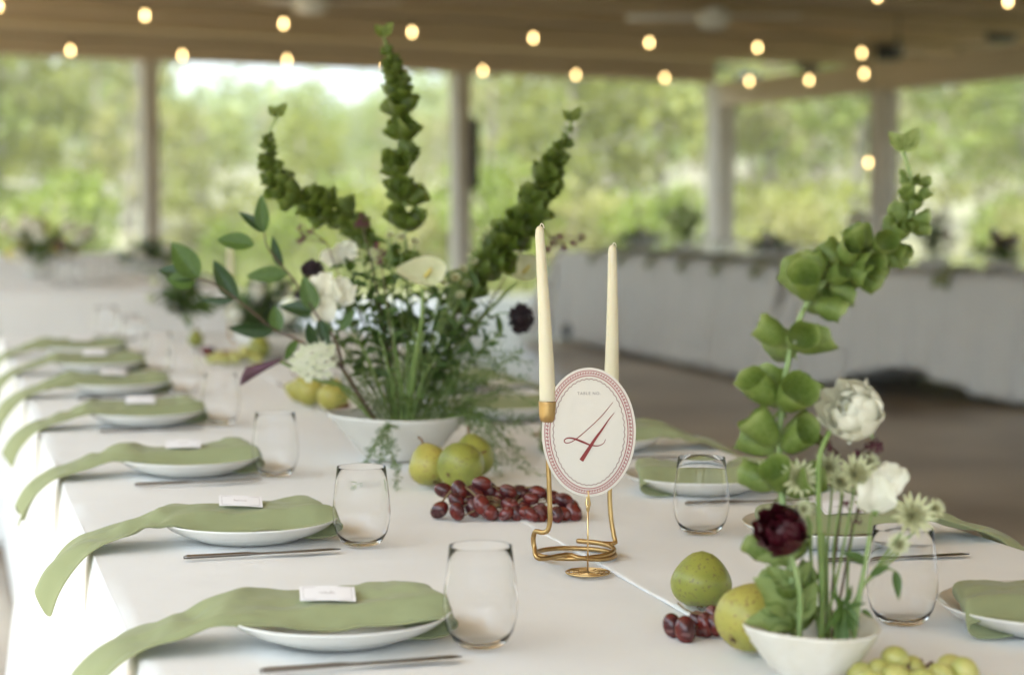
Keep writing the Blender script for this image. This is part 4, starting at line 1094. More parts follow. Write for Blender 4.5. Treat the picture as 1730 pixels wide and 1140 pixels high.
def cluster(label, cs, r, path, base, m='plum', name='burgundy_floret_spray', n=26, seed=1, cat='flower', group=None, fl=.0028):
    th = thing(name, base, label, cat, group); rnd = random.Random(seed); st = MB(); st.tube(curve(path, 22), [.0016, .0011], 6)
    e0 = Vector(path[-1]); bl = MB()
    for c in cs:
        c = Vector(c); st.tube(curve([e0, e0.lerp(c, .5) + Vector((0, 0, .003)), c], 6), .0007, 5)
        for k in range(n):
            d = Vector((rnd.gauss(0, 1), rnd.gauss(0, 1), rnd.gauss(0, 1))).normalized() * r * rnd.uniform(.3, 1)
            p = c + d
            for j in range(4):
                g = d.orthogonal().normalized(); g = Matrix.Rotation(j * PI / 2 + k, 3, d) @ g
                bl.add(LEAF['bract'], Matrix.Translation(p) @ axes(g + d.normalized() * .6, d) @ Matrix.Diagonal((fl * 2.4, fl * 1.7, fl, 1)))
    st.build('stem', M_['twig' if m in ('plum', 'black') else 'stem'], th, world=True); o = bl.build('florets', M_[m], th, True, True); o['kind'] = 'stuff'
    return th
def fern(label, path, base, Lb=.035, m='fern', seed=0, step=.0045, leafL=.0072, name='fern_spray', group='fine fern sprays', droop=.3, flat=None):
    th = thing(name, base, label, 'foliage', group); rnd = random.Random(seed)
    L = sum((Vector(b) - Vector(a)).length for a, b in zip(path[:-1], path[1:])); n = max(8, int(L / step)); P = curve(path, n); fr = frames(P)
    st = MB(); st.tube(P, [.0013, .0005], 5); fo = MB()
    for i in range(int(n * .22), n):
        t, u, w = fr[i]; f = (i / n - .2) / .8
        a = (i % 2) * PI + rnd.uniform(-.8, .8) + (rnd.uniform(0, 6.28) if flat is None else 0)
        side = u * math.cos(a) + w * math.sin(a)
        ln = Lb * (1 - .75 * f) * rnd.uniform(.6, 1.1) * min(1, .3 + f * 3)
        tip = P[i] + (side * .8 + t * .55 - Vector((0, 0, droop * rnd.random()))).normalized() * ln
        Q = curve([P[i], P[i].lerp(tip, .5) + Vector((0, 0, .06 * ln)), tip], 4); st.tube(Q, .00035, 3, False)
        m_ = max(3, int(ln / .0032))
        for k in range(m_):
            q = P[i].lerp(tip, (k + .6) / m_); d = Vector((rnd.gauss(0, 1), rnd.gauss(0, 1), rnd.gauss(0, 1))).normalized() * .8 + (tip - P[i]).normalized() * .8
            d.normalize(); e = d.cross(t).normalized() if d.cross(t).length > .01 else d.orthogonal(); l = leafL * rnd.uniform(.6, 1.2)
            fo.poly([q, q + d * l * .5 + e * l * .2, q + d * l, q + d * l * .5 - e * l * .2])
    st.build('stem', M_['stem'], th, world=True); o = fo.build('leaflets', M_[m], th, False, True); o['kind'] = 'stuff'
    return th

# ------------------------------------------------------------------ centrepiece in the big bowl
bc = T(675, 776); BZ = 3.72
bowl_b = Vector((bc.x, bc.y, Z1))
o = MB().lathe([(.0, .004), (.052, .004), (.055, 0), (.062, 0), (.066, .006), (.088, .030), (.112, .056), (.130, .078), (.1345, .0845), (.1335, .0865), (.1305, .0855), (.122, .074), (.100, .050), (.070, .026), (.030, .014), (0, .012)], 56, None,
               lambda p, a, j: Vector((p.x * (1 + .008 * math.sin(3 * a)), p.y * (1 + .008 * math.sin(3 * a)), p.z + .002 * math.sin(2 * a + 1) * (p.z / .085)))).build('flower_bowl', M_['bowl'])
o.location = bowl_b; tag(o, 'wide white bowl holding the tall centre flowers', 'bowl')
def K(px, py, dz=0.0): return D(px, py, BZ + dz)
def root(px=680, dz=0.0): return D(px, 735, BZ + dz)
W1 = [(.52, .75, 4), (.56, 1, 5), (.61, 1, 6), (.66, 1.05, 6), (.71, 1.0, 6), (.755, .95, 6), (.80, .85, 6), (.835, .75, 6), (.87, .62, 6), (.90, .52, 5), (.925, .42, 5), (.95, .3, 4)]
bells('left bells of ireland stem in the big bowl, curving up like a hook', [root(668), K(655, 620, .02), K(635, 480, .05), K(612, 400, .06), K(575, 364, .06), (K(530, 344, .05)), K(488, 326, .04), K(462, 295, .03), K(453, 255, .02), K(456, 222, .02), K(468, 198, .02)], root(668),
      [(f * .985, s * .95, n) for f, s, n in W1], seed=5, size=1.08)
bells('tall upright bells of ireland stem in the middle of the big bowl', [root(684, .02), K(690, 600, .05), K(688, 480, .06), K(684, 370, .06), K(682, 290, .05), K(677, 205, .04), K(670, 135, .03), K(655, 88, .02), K(648, 62, .02)], root(684, .02),
      [(.26, .9, 4), (.42, .95, 5), (.515, 1.05, 5), (.585, 1.05, 6), (.665, 1.05, 6), (.74, 1.0, 6), (.80, .95, 6), (.835, .85, 6), (.87, .72, 6), (.90, .6, 5), (.925, .46, 5), (.95, .34, 4), (.97, .22, 3)], seed=7, size=1.08)
bells('right bells of ireland stem in the big bowl, leaning behind the front candle', [root(694, .03), K(725, 620, .06), K(775, 520, .08), K(815, 452, .09), K(855, 412, .09), K(888, 372, .08), K(908, 330, .07), K(932, 285, .06), K(955, 240, .05), K(966, 205, .05)], root(694, .03),
      [(.30, .9, 5), (.37, 1, 6), (.43, 1, 6), (.49, 1, 6), (.545, 1.05, 6), (.60, 1.05, 6), (.66, 1.05, 6), (.71, 1, 6), (.755, .95, 6), (.80, .85, 6), (.84, .72, 6), (.88, .58, 6), (.915, .44, 5), (.945, .32, 4), (.97, .2, 3)], seed=9, size=1.08)
# leafy dark branch
th = thing('leafy_branch', root(650, -.04), 'dark twig with large glossy oval leaves reaching left from the big bowl', 'branch')
zb_ = -.10
MB().tube(curve([root(650, -.04), K(605, 665, -.07), K(578, 622, zb_), K(545, 597, zb_), K(500, 573, zb_), K(462, 556, zb_), K(430, 530, zb_), K(400, 506, zb_), K(362, 480, zb_), K(334, 470, zb_)], 60), [.0036, .0014], 7).build('stem', M_['twig'], th, world=True)
MB().tube(curve([K(580, 625, zb_), K(566, 575, zb_), K(535, 532, zb_), K(500, 478, zb_), K(477, 450, zb_), K(452, 418, zb_), K(446, 392, zb_)], 40), [.0028, .0012], 7).build('side_stem', M_['twig'], th, world=True)
for (bx, by, tx, ty, m, nx, ws) in ((336, 470, 288, 408, 'leaflight', .2, 1.35), (334, 471, 264, 452, 'leafdark', -.2, 1.0), (330, 476, 280, 470, 'leaflight', .3, 1.6), (403, 508, 357, 438, 'leafdark', .5, .9), (396, 506, 338, 508, 'leafdark', 1.6, .55), (446, 393, 440, 328, 'leaflight', .3, 1.0), (446, 393, 404, 356, 'leafdark', -.4, .9),
                            (430, 414, 364, 402, 'leaflight', .1, 1.1), (478, 452, 457, 397, 'leafdark', .8, .75), (487, 463, 414, 466, 'leafmid', .5, .95), (531, 526, 512, 466, 'leafmid', .1, 1.25), (528, 528, 472, 515, 'leafdark', -.3, 1.1), (472, 560, 462, 514, 'leafmid', .2, 1.2), (463, 558, 386, 556, 'leafdark', 1.2, .8),
                            (540, 538, 556, 590, 'leafdark', .4, .95), (532, 585, 520, 545, 'leafdark', .3, 1.1), (505, 574, 478, 610, 'leaflight', .6, .8), (575, 560, 600, 520, 'leafmid', .3, .9)):
    put_leaf(th, 'glossy', m, K(bx, by, zb_), K(tx, ty, zb_ + .03 * math.sin(bx)), CAMV + R3 * nx * -.5 + U3 * (.35 - nx * .5), wscale=ws)
# white sweet peas, lace, dark scabiosas, calla
sweet_pea('white ruffled sweet pea on the left of the big bowl arrangement', K(557, 497, -.08), .068, [root(672), K(620, 600, -.04), K(585, 560, -.06), K(560, 528, -.08)], root(672), 3, dirs=((-.05, .1, 1.0), (.28, .05, .85), (-.12, -.42, .8)))
sweet_pea('small white blossom behind the dark scabiosa in the big bowl', K(575, 430, .06), .045, [root(675), K(620, 560, .02), K(585, 470, .05), K(577, 450, .06)], root(675), 6)
umbel('flat white lace flower low on the left of the big bowl', K(527, 603, -.13), CAMV * .8 + U3 * .5 - R3 * .2, .042, [root(655, -.05), K(600, 680, -.08), K(560, 640, -.11), K(535, 622, -.10)], root(655, -.05))
def scab(label, c, axis, r, path, base):
    th = thing('scabiosa', base, label, 'flower', 'near black scabiosa blooms'); rnd = random.Random(int(r * 1e5))
    MB().tube(curve(path, 22), [.0017, .0012], 6).build('stem', M_['stem'], th, world=True)
    Rm = zto(axis); mb = MB()
    for k in range(150):
        t = math.acos(1 - (k + .5) / 150 * 1.25); a = k * 2.4; d = Vector((math.sin(t) * math.cos(a), math.sin(t) * math.sin(a), math.cos(t) * .75))
        g = (Rm @ d).normalized(); p = Vector(c) + (Rm @ d) * r * .78; s = r * (.20 + .18 * math.sin(t)) * rnd.uniform(.8, 1.2)
        mb.add(LEAF['toothed'], Matrix.Translation(p) @ axes(g + Vector((rnd.gauss(0, .3), rnd.gauss(0, .3), rnd.gauss(0, .3))), g.orthogonal()) @ Matrix.Scale(s, 4))
    mb.ell(c, (r * .78, r * .78, r * .55), 14, 8, Rm.to_3x3())
    o = mb.build('florets', M_['black'], th, True, True); o['kind'] = 'stuff'
    se = MB()
    for k in range(8): a = k * PI / 4; q = Vector(c) - (Rm @ Vector((0, 0, 1))) * r * .25; se.add(LEAF['bract'], Matrix.Translation(q) @ axes(Rm @ Vector((math.cos(a), math.sin(a), -.3)), Rm @ Vector((0, 0, 1))) @ Matrix.Scale(r * .7, 4))
    se.build('sepals', M_['stem'], th, True, True)
scab('near black scabiosa above the white sweet pea on the left', K(528, 456, -.02), CAMV * .6 + U3 * .6, .020, [root(670), K(620, 600, .0), K(560, 500, -.01), K(532, 465, -.02)], root(670))
scab('near black scabiosa hanging on the right beside the front candle', K(879, 538, .02), R3 * .8 + CAMV * .7 - U3 * .1, .027, [root(700), K(745, 640, .02), K(800, 560, .02), K(845, 528, .02), K(866, 535, .02)], root(700))
th = thing('calla_lily', root(690, -.02), 'pale cream calla lily at the heart of the big bowl', 'flower')
MB().tube(curve([root(690, -.02), K(700, 620, -.05), K(712, 540, -.07), K(714, 490, -.08)], 24), [.0042, .0034], 8).build('stem', M_['stem'], th, world=True)
def spathe(th, c, sx, sy):
    def sf(u, v):
        a = 2 * PI * u; x, y = math.cos(a), math.sin(a); k = 1 + .30 * max(0, -x) ** 6 + .05 * math.sin(3 * a)
        return c + (R3 * (sx * v * x * k) + U3 * (sy * v * y * (1 + .12 * x)) + CAMV * (.020 * v ** 1.6 + .006 * v * v * math.sin(2 * a + 1)) - U3 * .012 * (1 - v))
    o = MB().grid(sf, 40, 9, True).build('spathe', M_['petalcream'], th, True, True)
    MB().tube(curve([c - U3 * .010, c + R3 * .006 + CAMV * .010 - U3 * .004, c + R3 * .012 + CAMV * .018 + U3 * .004], 8), [.0036, .0026], 8).build('spadix', M_['spadix'], th, world=True)
spathe(th, K(718, 458, -.08), .040, .027)
th = thing('calla_lily', root(700, .06), 'faded cream calla lily just left of the front candle', 'flower')
MB().tube(curve([root(700, .06), K(760, 600, .10), K(850, 500, .14), K(872, 478, .15)], 24), [.0036, .003], 8).build('stem', M_['stem'], th, world=True)
spathe(th, K(884, 452, .15), .036, .026)
th = thing('calla_lily', root(650, -.03), 'dusky purple calla lily drooping left of the lace flower', 'flower')
MB().tube(curve([root(650, -.03), K(590, 660, -.05), K(530, 640, -.06), K(472, 609, -.08)], 24), [.003, .003], 8).build('stem', M_['stem'], th, world=True)
cp = MB(); ax_ = (K(410, 634, -.08) - K(475, 607, -.08)); aL = ax_.length; Rm = zto(ax_); q0 = K(475, 607, -.08)
def pf(u, v):
    a = 2 * PI * u; r = lerp(.004, .014, v ** 1.3) * (1 + .25 * v * math.cos(a)); return q0 + Rm @ Vector((r * math.cos(a), r * math.sin(a), aL * v * (1 + .16 * v * math.cos(a + 1))))
cp.grid(pf, 18, 12, True); cp.build('spathe', M_['purple'], th, True, True)
# dark burgundy sprays
cluster('dusty burgundy spray under the left bells of ireland stem', [K(508, 385, .03), K(512, 402, .03), K(506, 408, .03), K(524, 392, .03)], .0085, [root(672), K(620, 560, .02), K(575, 470, .03), K(553, 412, .03)], root(672), seed=2, n=16)
cluster('dark burgundy floret cluster right of the left bells stem', [K(612, 368, -.02), K(606, 378, -.02), K(618, 380, -.02)], .0095, [root(676), K(650, 560, -.01), K(628, 450, -.02), K(614, 390, -.02)], root(676), seed=3, n=18)
cluster('small dark burgundy florets near the centre of the big bowl', [K(640, 440, -.05), K(636, 415, -.03), K(645, 428, -.04)], .0075, [root(678), K(660, 560, -.03), K(645, 450, -.05)], root(678), seed=4, n=16)
cluster('dark brown spiky spray sticking out behind the front candle', [K(935, 412, .08), K(952, 418, .08), K(970, 410, .08), K(945, 402, .08), K(982, 402, .08), K(925, 422, .08)], .0075, [root(705, .04), K(800, 560, .08), K(870, 440, .08), K(905, 385, .08), K(930, 400, .08)], root(705, .04), seed=5, n=18)
# pale astrantia-like clusters and greens
for i, (px, py, dz, s) in enumerate(((678, 402, .0, .9), (700, 408, .02, .8), (660, 398, .03, .75), (770, 470, -.02, .9), (782, 455, .0, .8), (800, 442, .02, .75), (778, 500, .0, .8), (748, 478, .02, .7), (790, 480, .03, .8))):
    w_ = 'beneath the middle bells stem' if i < 3 else 'left of the right bells stem'
    c = K(px, py, dz)
    astrantia('pale astrantia head ' + w_ + ' in the big bowl', c, CAMV + U3 * .7 + R3 * .4 * math.sin(i * 2), .014 * s, [root(680 + i * 2), K(lerp(682, px, .5), 590, dz), c - U3 * .006], root(680 + i * 2), group='astrantia heads in the big bowl ' + w_)
cluster('loose spray of tiny pale buds beside the right bells stem', [K(800, 420, .02), K(812, 402, .02), K(820, 392, .02), K(792, 432, .02), K(806, 388, .02), K(828, 384, .02)], .006, [root(700), K(740, 580, .02), K(785, 470, .02)], root(700), m='astrantia', name='bud_spray', seed=8, n=6)
# mid green leafy stems filling the middle
rnd = random.Random(31)
LS = [('mid', 560, 560, 470), ('mid', 610, 560, 430), ('mid', 645, 545, 470), ('mid', 590, 610, 540), ('mid', 745, 560, 500), ('mid', 790, 570, 520), ('mid', 770, 610, 560), ('mid', 640, 600, 530), ('mid', 710, 580, 540), ('mid', 830, 560, 520), ('mid', 612, 500, 420), ('mid', 655, 500, 400), ('mid', 540, 590, 520), ('mid', 580, 500, 440), ('mid', 690, 520, 470), ('mid', 730, 540, 470), ('mid', 760, 520, 460), ('mid', 810, 540, 480), ('mid', 850, 590, 560)]
WH = ['lowest left', 'upper left, beside the burgundy cluster', 'left of centre', 'low left behind the lace flower', 'right of the cream calla', 'under the right bells stem', 'low on the right', 'low centre', 'behind the cream calla', 'rightmost', 'tall, left of centre', 'tall, centre', 'far left, low', 'left, behind the sweet pea', 'under the middle bells stem', 'right of the calla, higher', 'beside the tiny pale buds', 'under the right bells stem, higher', 'far right, below the dark scabiosa', 'low, right of centre', 'low, left of centre', 'low, in the very middle']
for i, (_, px, pym, pyt) in enumerate(LS):
    dz = rnd.uniform(-.04, .06); b = root(680 + rnd.uniform(-12, 16), rnd.uniform(-.02, .03))
    th = thing('leafy_sprig', b, 'green leafy stem in the big bowl, ' + WH[i], 'foliage', 'leafy green stems in the big bowl')
    P = curve([b, K(lerp(682, px, .45), lerp(720, pym, .6), dz * .5), K(px, pyt, dz)], 30)
    MB().tube(P, [.0022, .0010], 6).build('stem', M_['stem'], th, world=True); fr = frames(P)
    for k in range(14):
        j = 13 + int(k * 1.18); t, u, w = fr[j]; a = k * 2.1 + rnd.uniform(-.4, .4); rad = u * math.cos(a) + w * math.sin(a); L = rnd.uniform(.026, .048)
        put_leaf(th, 'glossy' if k % 2 else 'toothed', 'leafmid' if k % 3 else 'leaflight', P[j], P[j] + (rad + t * rnd.uniform(.2, .9)).normalized() * L, t + CAMV * rnd.uniform(-.2, 1.2) + R3 * rnd.gauss(0, .6) + U3 * rnd.gauss(0, .4), wscale=.8)
# bare pale stems rising from the bowl
for i, (px, py) in enumerate(((640, 560), (662, 540), (700, 545), (716, 560), (738, 600), (672, 600), (690, 575))):
    b = root(676 + i * 4, rnd.uniform(-.05, .0)); th = thing('bare_sprig', b, 'bare green flower stalk rising from the big bowl', 'stalk', 'bare green stalks rising from the big bowl')
    MB().tube(curve([b, K(lerp(685, px, .5), 650, -.04), K(px, py, -.03)], 16), [.0027, .0018], 7).build('stalk_shaft', M_['stem'], th, world=True)
# fern sprays
FE = [([(660, 0), (600, 660), (560, 600), (520, 560)], .05), ([(664, 0), (625, 640), (600, 580), (585, 520)], .05), ([(672, 0), (650, 640), (640, 580), (640, 530)], .05), ([(690, 0), (730, 640), (745, 590), (760, 540)], .05), ([(694, 0), (760, 650), (800, 610), (830, 560)], .05),
      ([(696, 0), (780, 660), (840, 620), (880, 600)], .045), ([(700, 0), (790, 680), (850, 660), (905, 680)], .045), ([(700, 0), (770, 690), (820, 740), (850, 800)], .05), ([(702, 0), (790, 690), (850, 740), (900, 790)], .05), ([(698, 0), (770, 660), (840, 650), (890, 640)], .045),
      ([(664, 0), (640, 660), (615, 620), (590, 590)], .05), ([(690, 0), (700, 640), (705, 590), (700, 540)], .05), ([(656, 0), (610, 690), (575, 650), (545, 640)], .045), ([(696, 0), (745, 690), (790, 700), (830, 720)], .05), ([(684, 0), (720, 650), (770, 580), (800, 500)], .05),
      ([(684, 0), (672, 640), (660, 610), (648, 575)], .05), ([(688, 0), (740, 670), (775, 640), (800, 640)], .05), ([(676, 0), (630, 670), (604, 640), (575, 570)], .05), ([(700, 0), (800, 640), (850, 600), (895, 615)], .05), ([(702, 0), (800, 690), (850, 700), (900, 725)], .055), ([(700, 0), (770, 640), (820, 600), (860, 640)], .055), ([(702, 0), (780, 700), (830, 720), (880, 760)], .055), ([(698, 0), (760, 630), (790, 560), (835, 510)], .05), ([(660, 0), (620, 670), (600, 650), (590, 640)], .05), ([(670, 0), (660, 660), (655, 630), (640, 610)], .045), ([(686, 0), (712, 670), (720, 640), (735, 610)], .045), ([(690, 0), (735, 680), (750, 650), (765, 625)], .05), ([(676, 0), (690, 660), (690, 620), (685, 580)], .045),
      ([(668, 0), (640, 690), (620, 660), (612, 620)], .05), ([(676, 0), (668, 680), (664, 640), (668, 600)], .05), ([(684, 0), (700, 690), (712, 650), (716, 610)], .05), ([(690, 0), (728, 690), (756, 660), (780, 600)], .055),
      ([(694, 0), (765, 690), (815, 670), (862, 655)], .055), ([(700, 0), (780, 670), (835, 625), (882, 590)], .055), ([(698, 0), (770, 650), (815, 590), (848, 560)], .055), ([(662, 0), (628, 680), (596, 655), (572, 610)], .055), ([(702, 0), (790, 705), (850, 720), (905, 700)], .055), ([(680, 0), (690, 700), (700, 680), (722, 665)], .05)]
NF = len(FE) - 10
def tipw(q):
    x, y = q; h = 'tip high' if y < 545 else 'tip at mid height' if y < 600 else 'tip low' if y < 690 else 'trailing to the cloth'
    return h + (', reaching far out' if x < 565 or x > 870 else ', half way out' if x < 610 or x > 790 else ', near the middle')
for i, (pp, lb) in enumerate(FE):
    dz = rnd.uniform(-.06, .06); dz = -.10 if i in (7, 8, 13) else rnd.uniform(-.10, -.03) if i >= NF else dz
    pts = [root(pp[0][0], dz * .3)] + [K(x, y, dz * (.5 + .25 * k)) for k, (x, y) in enumerate(pp[1:])]
    w_ = 'right' if pp[-1][0] > 690 else 'left'
    fern(f'feathery fern, {w_} of the big bowl, {tipw(pp[-1])}', pts, pts[0], lb, seed=40 + i, group=f'fern sprays on the {w_} of the big bowl')
# fronds spilling over the rim
fern('pale fern frond drooping over the front rim of the big bowl, left tip', [K(680, 728, -.10), K(655, 720, -.16), K(640, 738, -.21), K(622, 775, -.29), K(604, 815, -.36), K(594, 836, -.385)], root(670), .026, 'fern', 71, .0040, .0062, group='fern fronds over the bowl rim')
fern('pale fern frond drooping over the front rim of the big bowl, right tip', [K(684, 728, -.10), K(662, 720, -.16), K(655, 742, -.21), K(664, 775, -.29), K(672, 808, -.36), K(670, 832, -.385)], root(672), .026, 'fern', 72, .0040, .0062, group='fern fronds over the bowl rim')
fern('short pale fern frond over the bowl front between two longer tips', [K(682, 728, -.10), K(658, 718, -.16), K(648, 740, -.21), K(644, 772, -.28), K(640, 800, -.33)], root(671), .022, 'fern', 73, .0040, .0060, group='fern fronds over the bowl rim')
fern('fern frond spilling past the pears to the right of the bowl', [root(700), K(790, 700, -.08), K(830, 735, -.12), K(860, 775, -.17), K(895, 795, -.22), K(915, 802, -.235)], root(700), .04, 'fern', 74, .0045, .0055)
fern('fern frond trailing low onto the cloth behind the red grapes', [root(698), K(775, 700, -.06), K(810, 745, -.10), K(835, 785, -.19), K(848, 806, -.235)], root(698), .045, 'fern', 75, .0045, .0055)

# ------------------------------------------------------------------ small bowl arrangement
VZ = 2.05
vb = T(1371, 1152); vbase = Vector((vb.x, vb.y, Z1))
def V(px, py, dz=0.0): return D(px, py, VZ + dz)
def vw(p, a, j):
    k = 1 + .012 * math.sin(2 * a + 1) + .006 * math.sin(5 * a)
    z = p.z + .0022 * math.sin(2 * a + .6) * (p.z / .055)
    if 4 <= j <= 11: k += .028 * math.sin(20 * a + (PI if j % 2 else 0))
    return Vector((p.x * k, p.y * k, z))
prof = [(.0, .003), (.024, .003), (.027, 0), (.030, 0), (.0325, .004)] + [(.0335 + .0350 * (k / 7) ** .72, lerp(.008, .0535, k / 7)) for k in range(8)] + [(.0698, .0560), (.0690, .0574), (.0668, .0562), (.058, .044), (.044, .026), (.028, .011), (0, .0085)]
o = MB().lathe(prof, 104, None, vw).build('flower_bowl', M_['textured']); o.location = vbase; tag(o, 'small white textured footed bowl at the bottom right with flowers', 'bowl')
def vr(px, dz=0.0): return D(px, 1085, VZ + dz)
bells('large bells of ireland stem in the small bowl, arching far right', [vr(1342), V(1338, 1010), V(1330, 920, .01), V(1318, 800, .02), V(1318, 715, .02), V(1328, 630, .02), V(1350, 540, .02), V(1392, 478, .02), V(1450, 438, .02), V(1505, 408, .02), V(1535, 370, .02), V(1543, 325, .02), V(1535, 285, .02), V(1526, 255, .02)], vr(1342),
      [(.03, .8, 2), (.09, .9, 3), (.165, 1.0, 3), (.275, 1.05, 4), (.355, 1.12, 4), (.435, 1.15, 4), (.545, 1.12, 4), (.63, .98, 4), (.675, .88, 4), (.715, .84, 4), (.75, .78, 4), (.785, .72, 4), (.818, .66, 4), (.85, .58, 4), (.88, .50, 4), (.908, .44, 3), (.93, .32, 3), (.95, .22, 3)],
      'bellpale', 'stempale', .0046, .98, 12, tilt=(38, 82), off=.002)
th = thing('bells_of_ireland', vr(1352, -.01), 'short leafy green stem low in the small bowl', 'flower stem', 'bells of ireland stems')
P = curve([vr(1352, -.01), V(1345, 1040, -.02), V(1335, 960, -.02), V(1330, 900, -.01)], 24); MB().tube(P, [.004, .003], 8).build('stem', M_['stempale'], th, world=True)
for (bx, by, tx, ty, ws, nx) in ((1345, 1050, 1262, 1045, .85, .4), (1346, 1040, 1280, 975, .9, .2), (1346, 1045, 1378, 985, .85, -.2), (1340, 1000, 1300, 955, .8, .1), (1338, 990, 1368, 950, .8, 0), (1335, 950, 1282, 940, .8, .3), (1335, 940, 1362, 900, .8, -.2), (1350, 1055, 1330, 1010, 1.0, .1)):
    put_leaf(th, 'toothed', 'bellpale', V(bx, by, -.02), V(tx, ty, -.03), CAMV + U3 * .6 - R3 * nx, wscale=ws)
# ranunculus
th = thing('ranunculus', vr(1388, -.01), 'large creamy white ranunculus at the top of the small bowl', 'flower')
MB().tube(curve([vr(1388, -.01), V(1388, 980, -.01), V(1383, 850, -.01), V(1385, 770, -.01), V(1402, 728, -.005)], 30), [.0034, .0027], 10).build('stem', M_['stem'], th, world=True)
ranunculus(th, V(1436, 690, .0), U3 * .35 - R3 * .50 + CAMV * .62, .0335, 'petalwhite', 22, 1, 1.3)
MB().tube(curve([vr(1400, .01), V(1396, 980, .01), V(1392, 900, .01)], 10), [.0026, .0018], 8).build('side_stem', M_['stem'], th, world=True)
th = thing('ranunculus', vr(1348, -.03), 'dark burgundy ranunculus low on the left of the small bowl', 'flower')
MB().tube(curve([vr(1350, -.03), V(1352, 1010, -.04), V(1342, 955, -.045), V(1326, 915, -.045)], 20), [.0027, .0023], 10).build('stem', M_['stempale'], th, world=True)
ranunculus(th, V(1318, 893, -.045), U3 * .45 - R3 * .45 + CAMV * .6, .0275, 'burgundy', 22, 2, 1.0)
# astrantia heads
AS = [(1349, 810, .0, 1.0, 'left of the tall green stem, above the burgundy ranunculus'), (1443, 802, .0, 1.05, 'beside the white sweet pea, facing us'), (1292, 800, .03, .7, 'over the left bells of the small bowl'), (1400, 790, .03, .85, 'behind the tall green stem'), (1540, 872, -.01, 1.15, 'largest, at the far right of the small bowl'), (1578, 860, .0, .55, 'small bud at the far right end'), (1519, 920, -.01, .62, 'small, below the largest one'), (1358, 860, -.01, .5, 'small round bud above the burgundy ranunculus'), (1418, 815, .02, .75, 'between the stem and the sweet pea'), (1468, 783, .03, .6, 'half hidden behind the sweet pea')]
for i, (px, py, dz, s, w_) in enumerate(AS):
    c = V(px, py, dz); mid = V(lerp(1395, px, .55), lerp(1080, py, .5), dz)
    if px > 1500: mid = V(1462, 985, dz)
    astrantia('pale green astrantia ' + w_, c, CAMV * 1.0 + U3 * .35 + R3 * .35 * math.sin(i * 1.7), .0225 * s, [vr(1385 + i * 5, dz * .3), mid, V(lerp(1440, px, .85), py + 26, dz), c - U3 * .006], vr(1385 + i * 5, dz * .3))
sweet_pea('white sweet pea on the right of the small bowl', V(1480, 832, -.01), .042, [vr(1425, -.01), V(1450, 1000, -.01), V(1465, 920, -.01), V(1472, 868, -.01)], vr(1425, -.01), 11, dirs=((-.02, -.08, 1.0), (.28, .35, .9)))
cluster('dark plum floret spray under the white ranunculus', [V(1480, 748, .03), V(1484, 758, .03), V(1462, 772, .03), V(1448, 765, .03), V(1400, 752, .03), V(1385, 745, .03), V(1405, 765, .03), V(1470, 752, .03)], .0048, [vr(1400, .02), V(1410, 950, .03), V(1425, 830, .03), V(1432, 785, .03)], vr(1400, .02), seed=15, n=14, fl=.0022)
cluster('few dark plum florets behind the white sweet pea', [V(1448, 880, .03), V(1452, 862, .03), V(1430, 850, .03)], .004, [vr(1405, .02), V(1425, 980, .03), V(1440, 890, .03)], vr(1405, .02), seed=16, n=10, fl=.002)
# branching leafy stem right
th = thing('leafy_sprig', vr(1442, -.02), 'branching leafy stem drooping to the right from the small bowl', 'foliage')
MB().tube(curve([vr(1442, -.02), V(1452, 1010, -.02), V(1462, 950, -.02), V(1470, 905, -.02)], 16), [.003, .0022], 7).build('stem', M_['stempale'], th, world=True)
MB().tube(curve([V(1455, 990, -.02), V(1478, 970, -.02), V(1500, 960, -.02), V(1512, 965, -.02)], 12), [.002, .001], 6).build('side_stem', M_['stem'], th, world=True)
for (bx, by, tx, ty, m, ws) in ((1512, 963, 1519, 1012, 'leafmid', .75), (1470, 972, 1502, 956, 'leafmid', .8), (1462, 950, 1425, 932, 'leafmid', .9), (1455, 1030, 1475, 1042, 'leafmid', .8), (1450, 1040, 1408, 1055, 'leaflight', .8)):
    put_leaf(th, 'glossy', m, V(bx, by, -.02), V(tx, ty, -.035), CAMV + U3 * .5, wscale=ws)
th = thing('leafy_sprig', vr(1415, -.04), 'yellow green leaf tuft hanging over the front of the small bowl', 'foliage')
MB().tube(curve([vr(1410, -.03), V(1415, 1050, -.04), V(1425, 1020, -.05)], 10), [.002, .0016], 6).build('stem', M_['stem'], th, world=True)
for (bx, by, tx, ty, m, ws) in ((1422, 1040, 1424, 1112, 'leafmid', .85), (1425, 1022, 1398, 1062, 'leaflight', .7), (1425, 1022, 1422, 1068, 'leaflight', .6), (1428, 1022, 1452, 1058, 'leafmid', .7), (1425, 1022, 1440, 990, 'leafmid', .7), (1425, 1025, 1404, 1000, 'leaflight', .6), (1428, 1025, 1462, 1018, 'leafmid', .6), (1428, 1028, 1445, 1075, 'leaflight', .5)):
    put_leaf(th, 'glossy', m, V(bx, by, -.06), V(tx, ty, -.075), CAMV + U3 * .4 + R3 * .3 * math.sin(tx), wscale=ws)

